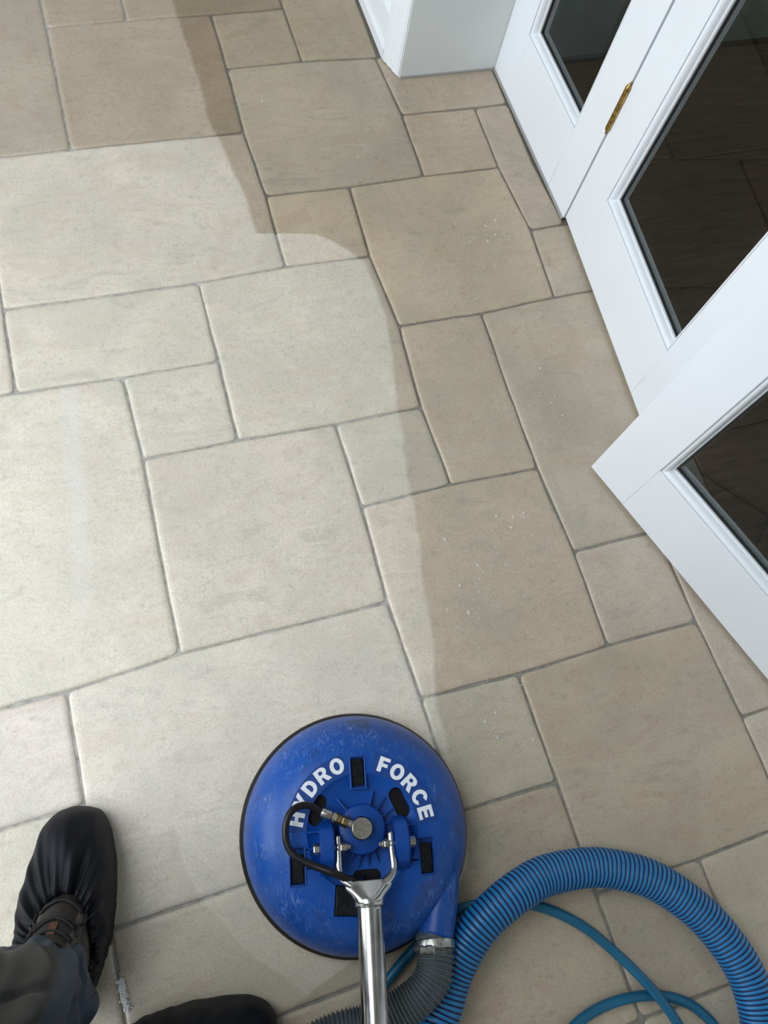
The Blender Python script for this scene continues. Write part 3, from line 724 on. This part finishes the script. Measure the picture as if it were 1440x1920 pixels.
# swivel cap, brass fittings and black feed hose
cap = Vector((-.0035, .0045, .128))
lathe('swivel_cap', [(.0140, 0), (.0165, .0012), (.0165, .0165), (.0158, .0182), (.0150, .0188), (.006, .0186), (.0008, .0184)], M['nickel'], tool, 40, Matrix.Translation(cap))
fd = Vector((-.909, .416, 0)).normalized(); fz = .1385
def fp(t, dz=0): return Vector((cap.x, cap.y, fz+dz)) + fd*t
def fit(nm, t0, t1, r, mat, n): lathe(nm, [(r*.9, 0), (r, (t1-t0)*.15), (r, (t1-t0)*.85), (r*.9, t1-t0)], mat, tool, n, align(fp(t0), fd), smooth=n > 8)
fit('fitting_neck', .012, .024, .0058, M['nickel'], 24); fit('hex_nut', .0225, .0330, .0088, M['dullbrass'], 6); fit('fitting_ring', .0325, .0365, .0066, M['dullbrass'], 24)
fit('hex_nut', .0360, .0450, .0086, M['dullbrass'], 6); fit('fitting_ring', .0445, .0490, .0078, M['zinc'], 24); fit('fitting_ring', .0488, .0525, .0062, M['dullbrass'], 24)
fit('hose_ferrule', .0522, .0680, .0074, M['zinc'], 24)
bh = [fp(.062), fp(.072, .0005), (-.0845, .0438, .142), (-.1020, .0430, .146), (-.1160, .0325, .148), (-.1223, .0122, .148), (-.1198, -.0105, .147), (-.1066, -.0290, .148), (-.0790, -.0432, .1510), (-.0515, -.0548, .1565), (-.0330, -.0635, .1530), (-.0150, -.0690, .139), (-.002, -.0690, .118)]
tube('feed_hose', bh, .0056, M['hoseblack'], tool, .004, 16)
# suction outlet, grey connector hose and clamp (in the tool's own frame)
def tl(x, y, z):
    dx, dy = x-.219, y+.772; a = R_(13)
    return Vector((dx*math.cos(a)-dy*math.sin(a), dx*math.sin(a)+dy*math.cos(a), z))
op = [tl(.318, -.770, .058), tl(.333, -.815, .060), tl(.333, -.865, .062), tl(.320, -.905, .064), tl(.303, -.938, .066), tl(.291, -.9605, .067)]
path = spline(op, .006); L = len(path)
V, F = tube_data(path, lambda i: .029 + .016*(1-min(1, i/(L*.62)))**1.3, 40)
mk('suction_outlet', V, F, M['blue'], tool, True)
gp = [tl(.2925, -.957, .067), tl(.288, -.964, .068), tl(.2825, -.985, .074), tl(.269, -1.008, .079), tl(.243, -1.025, .080), tl(.200, -1.037, .074), tl(.153, -1.041, .066), tl(.105, -1.038, .060), tl(.055, -1.045, .056), tl(.01, -1.075, .055), tl(-.02, -1.13, .06)]
path = spline(gp, .00075)
V, F = tube_data(path, lambda i: .0288 + (.0019*math.cos(2*math.pi*i/8) if i > 8 else .0009*math.cos(2*math.pi*i/8)), 40)
mk('connector_hose', V, F, M['grayhose'], tool, True)
c0, c1 = tl(.2868, -.9705, .0693), tl(.2838, -.9815, .0725)
cd = (c1-c0).normalized()
cl = lathe('hose_clamp', [(.0304, -.0062), (.0322, -.0062), (.0325, -.005), (.0325, .005), (.0322, .0062), (.0304, .0062)], M['zinc'], tool, 48, align(c0, cd), closed=True)
wv = (c0 + Vector((-.0135, .0, .0295)))
sd = cd.cross(Vector((0, 0, 1))).normalized(); sd = -sd if sd.x < 0 else sd
lathe('worm_screw', [(.0045, 0), (.0064, .001), (.0064, .007), (.0052, .0075), (.0052, .010), (.0068, .011), (.0068, .020), (.0045, .021)], M['zinc'], cl, 20, align(wv - sd*.017, sd))
for k in range(6):
    q = wv + sd*(.008+.0028*k) + Vector((0, 0, .0022-.0006*k))
    b = box('band_slot', -.0007, .0007, -.0045, .0045, -.0012, .0014, M['gasket'], cl); b.location = q; b.rotation_euler = (0, 0, math.atan2(sd.y, sd.x))
b = box('band_plate', -.010, .010, -.0055, .0055, -.0025, .0006, M['steel'], cl, .0008); b.location = wv + sd*.014 + Vector((0, 0, .0008)); b.rotation_euler = (0, R_(10), math.atan2(sd.y, sd.x))

# ------------------------------------------------------------------ vacuum hose and solution hose
vp = [(.17, -1.50, .033), (.20, -1.32, .033), (.236, -1.175, .033), (.2475, -1.122, .033), (.262, -1.083, .033), (.280, -1.060, .0335), (.308, -1.023, .036), (.343, -.990, .043), (.379, -.966, .050),
      (.422, -.949, .052), (.466, -.939, .047), (.516, -.936, .039), (.596, -.950, .033), (.660, -.979, .033), (.703, -1.011, .033), (.742, -1.057, .033), (.770, -1.106, .033),
      (.790, -1.170, .033), (.790, -1.228, .033), (.772, -1.287, .033), (.72, -1.38, .033), (.60, -1.52, .033), (.52, -1.70, .033)]
PIT = .0079; SUB = 8
path = spline(vp, PIT/SUB)
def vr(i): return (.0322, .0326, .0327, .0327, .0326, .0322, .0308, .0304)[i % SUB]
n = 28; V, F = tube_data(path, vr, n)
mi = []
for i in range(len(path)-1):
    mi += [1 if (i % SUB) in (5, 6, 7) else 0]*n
mi += [1, 1]
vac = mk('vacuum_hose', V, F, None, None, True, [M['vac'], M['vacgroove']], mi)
tag(vac, 'thick ribbed blue vacuum hose arching over the tiles', 'hose')
sp = [(.05, -1.36, .0095), (.055, -1.22, .0095), (.105, -1.086, .0095), (.164, -1.035, .0095), (.201, -1.008, .0095), (.244, -.984, .0095), (.288, -.964, .0095), (.342, -.945, .0095), (.391, -.946, .0095), (.437, -.957, .0095),
      (.480, -.977, .0095), (.520, -1.004, .0095), (.557, -1.040, .010), (.589, -1.087, .016), (.6135, -1.131, .025), (.634, -1.175, .027), (.652, -1.227, .018), (.660, -1.30, .0095),
      (.62, -1.40, .0095), (.52, -1.44, .0095), (.43, -1.38, .0095), (.408, -1.28, .0095), (.430, -1.205, .0095), (.462, -1.174, .0095), (.507, -1.158, .0095), (.559, -1.155, .0095), (.616, -1.164, .0095),
      (.664, -1.184, .0095), (.698, -1.214, .0095), (.715, -1.26, .0095), (.69, -1.34, .0095), (.60, -1.42, .030), (.5, -1.50, .0095), (.40, -1.65, .0095)]
sol = tube('solution_hose', sp, .0085, M['teal'], None, .008, 16)
tag(sol, 'thin teal solution hose looping under the thick blue vacuum hose', 'hose')

# ------------------------------------------------------------------ operator: trouser legs, boots and overshoes
person = empty('person', (-.26, -.92, 0)); tag(person, 'person in charcoal and slate trousers with black overshoes over laced boots', 'person')
PO = Vector((-.26, -.92, 0))
WT = [(0, .012), (.004, .028), (.012, .038), (.03, .049), (.05, .055), (.075, .061), (.11, .067), (.15, .070), (.2, .068), (.25, .056), (.285, .040), (.303, .022), (.310, .006)]
def interp(tab, x):
    if x <= tab[0][0]: return tab[0][1]
    for (a, va), (b, vb) in zip(tab, tab[1:]):
        if x <= b: return va + (vb-va)*(x-a)/(b-a)
    return tab[-1][1]
OUT = [(t*.31/60, interp(WT, t*.31/60)) for t in range(61)]
outline = [(t, w) for t, w in OUT] + [(t, -w) for t, w in OUT[::-1]]
OC = (.200, .012)
def outline_r(phi):
    d = Vector((math.cos(phi), math.sin(phi))); best = .05
    m = len(outline)
    for i in range(m):
        a = Vector(outline[i])-Vector(OC); b = Vector(outline[(i+1) % m])-Vector(OC); e = b-a
        den = d.x*e.y-d.y*e.x
        if abs(den) < 1e-12: continue
        s = (a.x*e.y-a.y*e.x)/den; u = (a.x*d.y-a.y*d.x)/den
        if s > 0 and -1e-6 <= u <= 1+1e-6: best = s
    return best
def cover_data(seed):
    n = 260; K = 30; V = []; F = []
    for k in range(K+1):
        for i in range(n):
            phi = 2*math.pi*i/n                       # phi = pi points at the toe
            R = outline_r(phi); ca, sa = math.cos(phi), math.sin(phi)
            r = 1/math.sqrt((ca/.083)**2+(sa/.0435)**2); r = min(r, R*.9)
            tau = k/K; front = .5-.5*ca
            h = .100 + .030*front
            ex = .62 if front > .5 else .52
            A = math.sin(tau*math.pi/2)**(.9); Z = math.cos(tau*math.pi/2)**ex if k < K else 0
            rho = r + (R-r)*A
            z = h*Z
            # gathered pleats: strong at the elastic, dying out towards the toe
            fade = max(0, 1-A*1.08)
            w1 = noise.noise(Vector((phi*4.6, seed, A*.5))) ; w2 = noise.noise(Vector((phi*10.5+7, seed+3, A*.8)))
            w1 = math.copysign(abs(w1)**.8, w1)
            pl = (w1*.024*math.sin(min(1, tau*3)*math.pi/2) + w2*.014)*(fade**.45)*(1 if front > .2 else .6)
            ruff = math.sin(phi*42+2*w1)*.0026*math.exp(-tau*11)
            big = noise.noise(Vector((ca*3*R/.1+seed, sa*3*R/.1, tau*2)))*.0075*math.sin(tau*math.pi)
            z += pl + ruff + big*.6
            rho += big + noise.noise(Vector((phi*6, seed+9, 0)))*.0022*tau
            if k == K: z = .0015; rho -= .004
            if k == 0: z += .002
            V.append((OC[0]+rho*ca, OC[1]+rho*sa, max(z, .0012)))
    for k in range(K):
        for i in range(n):
            i2 = (i+1) % n; F.append((k*n+i, k*n+i2, (k+1)*n+i2, (k+1)*n+i))
    # inner turned edge of the elastic
    base = len(V)
    for i in range(n):
        x, y, z = V[i]; dx, dy = x-OC[0], y-OC[1]; V.append((OC[0]+dx*.93, OC[1]+dy*.90, z-.012))
    for i in range(n): i2 = (i+1) % n; F.append((base+i, base+i2, i2, i))
    F.append(tuple(K*n+i for i in range(n)))
    return V, F
def foot_frame(toe, heeldir, mirror=1):
    d = Vector((heeldir[0], heeldir[1], 0)).normalized(); s = Vector((-d.y, d.x, 0))*mirror     # +w side
    def tr(p): return Vector((toe[0], toe[1], 0)) + d*p[0] + s*p[1] + Vector((0, 0, p[2]))
    return tr
BS = [(.185, .094, .046, .060), (.190, .090, .045, .085), (.198, .083, .044, .105), (.212, .073, .0425, .130), (.224, .062, .041, .160), (.234, .056, .041, .190), (.238, .054, .041, .215)]
def boot_pt(f, ang, grow=0):
    j = min(len(BS)-2, int(f)); t = f-j; a, b = BS[j], BS[j+1]
    c = [a[k]+(b[k]-a[k])*t for k in range(4)]
    return Vector((c[0]-(c[1]+grow)*math.cos(ang), .010+(c[2]+grow)*math.sin(ang), c[3]))   # ang 0 = front
def build_foot(tr, seed, detail):
    def put(name, V, F, mat, par, smooth=True):
        return mk(name, [tr(v)-PO for v in V], F, mat, par, smooth)
    V, F = cover_data(seed); cv = put('overshoe', V, F, M['cover'], person); tag(cv, 'black stretch fabric overshoe gathered by elastic')
    n = 40; V = []; F = []
    for j in range(31):
        f = j/5
        for i in range(n): V.append(boot_pt(f, 2*math.pi*i/n, .0008*math.sin(j*1.3)))
    for j in range(30):
        for i in range(n): i2 = (i+1) % n; F.append((j*n+i, j*n+i2, (j+1)*n+i2, (j+1)*n+i))
    F += [tuple(range(n)), tuple(30*n+i for i in range(n))]
    boot = put('boot', V, F, M['boot'], person); tag(boot, 'brown laced walking boot inside the overshoe')
    V = []; F = []; m = 17                              # padded tongue between the eyelets
    for j in range(33):
        f = .6+4.6*j/32
        for i in range(m):
            a = R_(-34+68*i/(m-1)); V.append(boot_pt(f, a, .003+.003*abs(math.sin(j*math.pi/5.3))**.6*math.cos(a*2.2)))
    for j in range(32):
        for i in range(m-1): F.append((j*m+i, j*m+i+1, (j+1)*m+i+1, (j+1)*m+i))
    put('tongue', V, F, M['tongue'], boot)
    for s in (-1, 1):                                   # eyestay flaps
        V = []; F = []
        for j in range(25):
            f = .5+4.6*j/24
            for q, g in ((30, .002), (33, .0055), (48, .0055), (52, .001)): V.append(boot_pt(f, R_(s*q), g))
        for j in range(24):
            for i in range(3): F.append((j*4+i, j*4+i+1, (j+1)*4+i+1, (j+1)*4+i))
        put('eyestay', V, F, M['boot'], boot)
    for k in range(5):                                  # laces
        f = 1.2+.85*k
        for s in (-1, 1):
            P = [boot_pt(f+.28*(q/8)*(1 if k % 2 else .6), R_(s*(-38+76*q/8)), .0075+.0015*math.cos((q/4-1)*1.5)) for q in range(9)]
            V, F = tube_data(spline(P, .004), .0019, 8); put('lace', V, F, M['lace'], boot)
    for s, q in ((-1, 40), (-1, 46), (1, 42)):
        P = [boot_pt(1.2+.5*k, R_(s*(q+5*math.sin(k*2.1))), .008) for k in range(7)]
        V, F = tube_data(spline(P, .004), .0019, 8); put('lace', V, F, M['lace'], boot)
    P = [boot_pt(2.6, R_(-36), .009), boot_pt(2.3, R_(-50), .013), boot_pt(1.7, R_(-58), .012), boot_pt(1.2, R_(-50), .010), boot_pt(.7, R_(-44), .012)]
    V, F = tube_data(spline(P, .004), .0021, 8); put('lace', V, F, M['lace'], boot)
    def patch(f0, f1, a0, a1, g, nm, mat):
        V = [boot_pt(f, R_(a), gg) for gg in (g, g+.0022) for (f, a) in ((f0, a0), (f0, a1), (f1, a1), (f1, a0))]
        put(nm, V, [(0, 1, 2, 3), (7, 6, 5, 4), (0, 4, 5, 1), (1, 5, 6, 2), (2, 6, 7, 3), (3, 7, 4, 0)], mat, boot, False)
    patch(4.1, 4.75, -6, 6, .0065, 'pull_tab', M['tab']); patch(2.0, 2.6, 33, 40, .006, 'pull_tab', M['tab'])
trL = foot_frame((-.203, -.603), (-.276, -.961)); trR = foot_frame((.024, -1.002), (-1, .02))
build_foot(trL, 2.0, True); build_foot(trR, 9.0, False)

def ca_(a): return math.cos(a)
def leg_data(cs, seed, n=120):
    # cs: centre x, y, z, radius along x, radius along y
    rows = []
    m = 110
    P = [Vector((c[0], c[1], c[2])) for c in cs]
    for j in range(m+1):
        t = j/m*(len(cs)-1); i = min(len(cs)-2, int(t)); f = t-i; f = f*f*(3-2*f) if False else f
        rows.append([cs[i][k]+(cs[i+1][k]-cs[i][k])*f for k in range(5)])
    V = []; F = []; mi = []
    zh = cs[0][2]
    for j, (x, y, z, rx, ry) in enumerate(rows):
        for i in range(n):
            a = 2*math.pi*i/n; ca, sa = math.cos(a), math.sin(a)
            hgt = z-zh
            tw = a + hgt*3.2 + .5*noise.noise(Vector((hgt*6, seed, 1)))          # folds wind slightly round the leg
            ct, st_ = math.cos(tw), math.sin(tw)
            w = noise.noise(Vector((ct*1.9+seed, st_*1.9, hgt*2.2)))*.016 + noise.noise(Vector((ct*4.2, st_*4.2+seed, hgt*5)))*.007*min(1, hgt*20+.3)
            crease = max(0, .16-abs(noise.noise(Vector((ct*1.6+hgt*3, st_*1.6, seed+5+hgt*7)))))*.05*min(1, hgt*25)
            drop = .018*math.sin(a+1.2)*math.exp(-hgt*14) + .007*noise.noise(Vector((ca*2, sa*2, seed)))*math.exp(-hgt*20)
            V.append((x+(rx+w-crease)*ca, y+(ry+w-crease)*sa, z+drop))
    for j in range(m):
        for i in range(n):
            i2 = (i+1) % n; F.append((j*n+i, j*n+i2, (j+1)*n+i2, (j+1)*n+i))
            a = 2*math.pi*(i+.5)/n; hgt = rows[j][2]-zh
            # slate panel: hem band, rising along the inner (right-hand) side of the leg
            lim = .078 + .30*max(0, math.cos(a+.70))**1.4 + .02*noise.noise(Vector((ca_(a)*2, math.sin(a)*2, 0)))
            mi.append(1 if hgt < lim else 0)
    # turned hem
    base = len(V)
    for i in range(n):
        v = Vector(V[i]); c = Vector((rows[0][0], rows[0][1], v.z)); V.append(tuple(c+(v-c)*.93+Vector((0, 0, .03))))
    for i in range(n): i2 = (i+1) % n; F.append((base+i, base+i2, i2, i)); mi.append(1)
    return V, F, mi
LL = [(-.268, -.842, .150, .070, .076), (-.272, -.842, .22, .074, .078), (-.280, -.844, .34, .080, .080), (-.298, -.850, .50, .086, .086), (-.335, -.925, .72, .098, .098), (-.36, -1.00, .88, .11, .115), (-.36, -1.03, .96, .12, .12)]
RL = [(-.215, -1.000, .150, .076, .070), (-.222, -1.010, .22, .078, .074), (-.235, -1.03, .34, .080, .080), (-.25, -1.06, .50, .086, .086), (-.245, -1.09, .72, .098, .098), (-.23, -1.10, .88, .11, .115), (-.24, -1.09, .96, .12, .12)]
def trousers():
    V = []; F = []; mi = []
    for cs, sd in ((LL, 1.0), (RL, 6.0)):
        v, f, m_ = leg_data(cs, sd); o = len(V); V += [Vector(q)-PO for q in v]; F += [tuple(o+i for i in q) for q in f]; mi += m_
    n = 40; rows = [(.84, .150, .13), (.90, .170, .15), (.97, .172, .15), (1.04, .160, .14)]; o = len(V)
    for (z, rx, ry) in rows:
        for i in range(n):
            a = 2*math.pi*i/n; dx, dy = rx*1.12*math.cos(a), ry*math.sin(a); t = R_(-35)
            V.append(Vector((-.30+dx*math.cos(t)-dy*math.sin(t), -1.055+dx*math.sin(t)+dy*math.cos(t), z))-PO)
    for j in range(3):
        for i in range(n): i2 = (i+1) % n; F.append((o+j*n+i, o+j*n+i2, o+(j+1)*n+i2, o+(j+1)*n+i)); mi.append(0)
    F += [tuple(o+i for i in range(n-1, -1, -1)), tuple(o+3*n+i for i in range(n))]; mi += [0, 0]
    mk('trousers', V, F, None, person, True, [M['grey_trouser'], M['slate_trouser']], mi)
trousers()
# upper body (above the frame): jacket, head and the two hands on the wand grip
M['jacket'] = cloth('black_work_jacket', (.012, .013, .016), (.018, .019, .022), .75, 12, .3, .05)
M['skin'] = simple('skin', (.45, .26, .18), .5, noise_amt=.12, nscale=40); M['hair'] = simple('short_brown_hair', (.04, .026, .018), .7, noise_amt=.4, nscale=90)
def upper_body():
    ax2 = Vector((.82, -.57, 0)).normalized(); fw = Vector((.57, .82, 0)).normalized(); c0 = Vector((-.295, -1.055, 0))
    V = []; F = []; n = 48
    rows = [(.93, .190, .150, 0), (.96, .196, .158, 0), (1.05, .182, .145, 0), (1.15, .186, .142, .005), (1.26, .200, .145, .01), (1.36, .196, .130, .005), (1.42, .150, .100, 0), (1.455, .085, .075, 0), (1.485, .066, .066, .008)]
    for (z, a, b, f) in rows:
        for i in range(n):
            w = 2*math.pi*i/n; V.append(c0 + ax2*a*math.cos(w) + fw*(b*math.sin(w)+f) + Vector((0, 0, z)))
    for j in range(len(rows)-1):
        for i in range(n): i2 = (i+1) % n; F.append((j*n+i, j*n+i2, (j+1)*n+i2, (j+1)*n+i))
    F += [tuple(range(n-1, -1, -1)), tuple((len(rows)-1)*n+i for i in range(n))]
    gx = Vector((math.cos(R_(-13)), math.sin(R_(-13)), 0)); ca, sa = math.cos(R_(-13)), math.sin(R_(-13))
    gc = Vector((.219+GRIP.x*ca-GRIP.y*sa, -.772+GRIP.x*sa+GRIP.y*ca, GRIP.z))
    hands = []
    for s_, elbow in ((1, Vector((.035, -1.335, 1.10))), (-1, Vector((-.335, -.915, 1.09)))):
        sh = c0 + ax2*(.165*s_) + Vector((0, 0, 1.385)); hd = gc + gx*(.085*s_); back = (elbow-hd).normalized(); wr = hd + back*.085 + Vector((0, 0, .012))
        path = spline([c0 + ax2*(.10*s_) + Vector((0, 0, 1.375)), sh + ax2*(.012*s_) - Vector((0, 0, .022)), sh.lerp(elbow, .5) + ax2*(.012*s_), elbow, elbow.lerp(wr, .5), wr], .012); L = len(path)
        v, f = tube_data(path, lambda i: (.068 - .032*(i/L))*min(1, .62+.08*i), 20); o = len(V); V += v; F += [tuple(o+k for k in q) for q in f]
        hands.append((hd, wr, s_))
    mk('jacket', [v-PO for v in V], F, M['jacket'], person, True)
    for hd, wr, s_ in hands:
        V = []; F = []
        def add(pts, rad, m=10):
            path = spline(pts, .006); v, f = tube_data(path, rad(len(path)) if callable(rad) else rad, m); o = len(V); V.extend(v); F.extend(tuple(o+k for k in q) for q in f)
        d = (hd-wr).normalized(); kn = wr.lerp(hd, .55) + Vector((0, 0, .022))
        add([wr - d*.02, wr + d*.02, kn], lambda L: (lambda i: .027), 14)                       # wrist into palm
        add([kn - gx*.030, kn, kn + gx*.030], .021, 14)                                          # knuckle line
        for k, ln in enumerate((.92, 1.0, .96, .80)):                                            # four fingers close round the grip
            b = kn + gx*((k-1.5)*.0195*-s_); g0 = hd + gx*((k-1.5)*.0195*-s_); q = Vector((d.x, d.y, 0)).normalized(); r = .027
            add([b, g0 + Vector((0, 0, r)) + q*.006, g0 + q*r*ln, g0 - Vector((0, 0, r*ln)), g0 - q*r*.8*ln - Vector((0, 0, r*.5))], lambda L: (lambda i: .0092-.0022*i/L))
        t0 = wr.lerp(hd, .35) - gx*(.030*s_); q = Vector((d.x, d.y, 0)).normalized()             # thumb leaves the side of the palm and closes below
        add([t0, hd - gx*(.046*s_) - q*.020 - Vector((0, 0, .004)), hd - gx*(.046*s_) - Vector((0, 0, .027)), hd - gx*(.030*s_) + q*.018 - Vector((0, 0, .026))], lambda L: (lambda i: .0112-.003*i/L))
        mk('hand', [v-PO for v in V], F, M['skin'], person, True)
    # head: looks down towards the floor tool
    hc = c0 + fw*.045 + Vector((0, 0, 1.625)); V = []; F = []; nu, nv = 40, 28
    def hp_(u, v_):
        th = math.pi*v_/nv; ph = 2*math.pi*u/nu; x = math.sin(th)*math.cos(ph); y = math.sin(th)*math.sin(ph); z = math.cos(th)   # y forward
        px, py, pz = x*.076, y*.096, z*.118
        if z < -.1: px *= 1-.25*(-z-.1); py += .012*(-z)
        if y > .5: py += .022*math.exp(-((x/.16)**2+((z+.12)/.17)**2)) - .008*math.exp(-(((abs(x)-.36)/.14)**2+((z-.08)/.10)**2)) + .006*math.exp(-((x/.26)**2+((z+.48)/.09)**2))
        return px, py, pz
    tilt = Matrix.Rotation(R_(-28), 3, 'X')
    def place(q): w = tilt @ Vector(q); return hc + ax2*w.x + fw*w.y + Vector((0, 0, w.z))
    for v_ in range(nv+1):
        for u in range(nu): V.append(place(hp_(u, v_)))
    for v_ in range(nv):
        for u in range(nu): u2 = (u+1) % nu; F.append((v_*nu+u, v_*nu+u2, (v_+1)*nu+u2, (v_+1)*nu+u))
    o = len(V); nk, f = tube_data(spline([c0 + Vector((0, 0, 1.45)), c0 + fw*.015 + Vector((0, 0, 1.53)), hc + Vector((0, 0, -.05))], .01), .056, 20); V += nk; F += [tuple(o+k for k in q) for q in f]
    hd_ = mk('head', [v-PO for v in V], F, M['skin'], person, True)
    V = []; F = []
    for v_ in range(nv+1):
        for u in range(nu):
            x, y, z = hp_(u, v_); k = 1.07; V.append(place((x*k, y*k-.004, z*k+.003)))
    for v_ in range(nv):
        for u in range(nu):
            ph = 2*math.pi*(u+.5)/nu; fy = math.sin(ph); lim = nv*(.60-.27*max(0, fy)**.5 if fy > 0 else .66)
            if v_ < lim: u2 = (u+1) % nu; F.append((v_*nu+u, v_*nu+u2, (v_+1)*nu+u2, (v_+1)*nu+u))
    mk('hair', [v-PO for v in V], F, M['hair'], hd_, True)
    for s_ in (-1, 1):
        V, F = lathe_data([(.001, -.011), (.010, -.010), (.016, 0), (.012, .008), (.006, .006), (.001, .005)], 16)
        mk('ear', [place((s_*(.075+v.z*.7), -.004+v.x*.9, -.006+v.y*1.7))-PO for v in V], F, M['skin'], hd_, True)
        V, F = lathe_data([(.001, .0115), (.008, .0085), (.0118, 0), (.008, -.008), (.001, -.0115)], 16)
        mk('eye', [place((s_*.029+v.x, .0805+v.z*.8, .010+v.y))-PO for v in V], F, M['hair'], hd_, True)
upper_body()

# ------------------------------------------------------------------ soap bubbles on the wet tiles, foam by the joint
def domes(name, items, mat, label, cat):
    V = []; F = []
    for (x, y, r) in items:
        o = len(V); n = 10
        for (q, z) in ((1.0, 0), (.85, .38), (.5, .62)):
            for i in range(n): a = 2*math.pi*i/n; V.append((x+r*q*math.cos(a), y+r*q*math.sin(a), .0004+r*z))
        V.append((x, y, .0004+r*.70))
        for j in range(2):
            for i in range(n): i2 = (i+1) % n; F.append((o+j*n+i, o+j*n+i2, o+(j+1)*n+i2, o+(j+1)*n+i))
        for i in range(n): F.append((o+2*n+i, o+2*n+(i+1) % n, o+3*n))
    ob = mk(name, V, F, mat, None, True); tag(ob, label, cat, kind='stuff'); return ob
rb = random.Random(4); items = []
big = [(.828,.447),(.936,.396),(.890,.385),(.702,-.295),(.727,-.292),(.546,-.306),(.594,-.374),(.545,-.404),(.544,-.460),(.516,-.680),(.582,-.721),(.888,.028),(.467,.890),(.652,.682),(.883,-.061),(.896,-.095),
       (.505,-.665),(.518,-.699),(.530,-.655),(.690,-.315),(.668,-.284),(.915,.40),(.93,.44),(.90,.43)]
for (x, y) in big:
    items.append((x, y, rb.uniform(.0026, .0044)))
    for k in range(rb.randint(1, 4)): items.append((x+rb.gauss(0, .004), y+rb.gauss(0, .004), rb.uniform(.0008, .0017)))
clus = [(.70,-.31,.05,26),(.57,-.42,.05,60),(.88,-.07,.05,30),(.92,.41,.03,40),(.80,.27,.07,110),(.55,-.66,.06,50),(.75,-.05,.06,30),(.66,.68,.10,30),(.70,.12,.06,40),(.60,-.45,.09,80),(.80,-.45,.05,16)]
for (x, y, s, c) in clus:
    for k in range(c):
        px, py = x+rb.gauss(0, s), y+rb.gauss(0, s*.8)
        if px > .47 and px < 1.04: items.append((px, py, rb.uniform(.0007, .0021)))
domes('soap_bubbles', items, M['bubble'], 'tiny soap bubbles scattered over the wet uncleaned tiles', 'bubbles')
items = []
for k in range(200):
    t = rb.random(); items.append((-.1935+rb.gauss(0, .0028)+.002*t, -.872-.046*t, rb.uniform(.0008, .0024)))
for k in range(26): items.append((-.189+rb.gauss(0, .006), -.862+rb.gauss(0, .008), rb.uniform(.0004, .0009)))
domes('soap_foam', items, M['foam'], 'smear of white soap foam beside the joint next to the overshoes', 'foam')
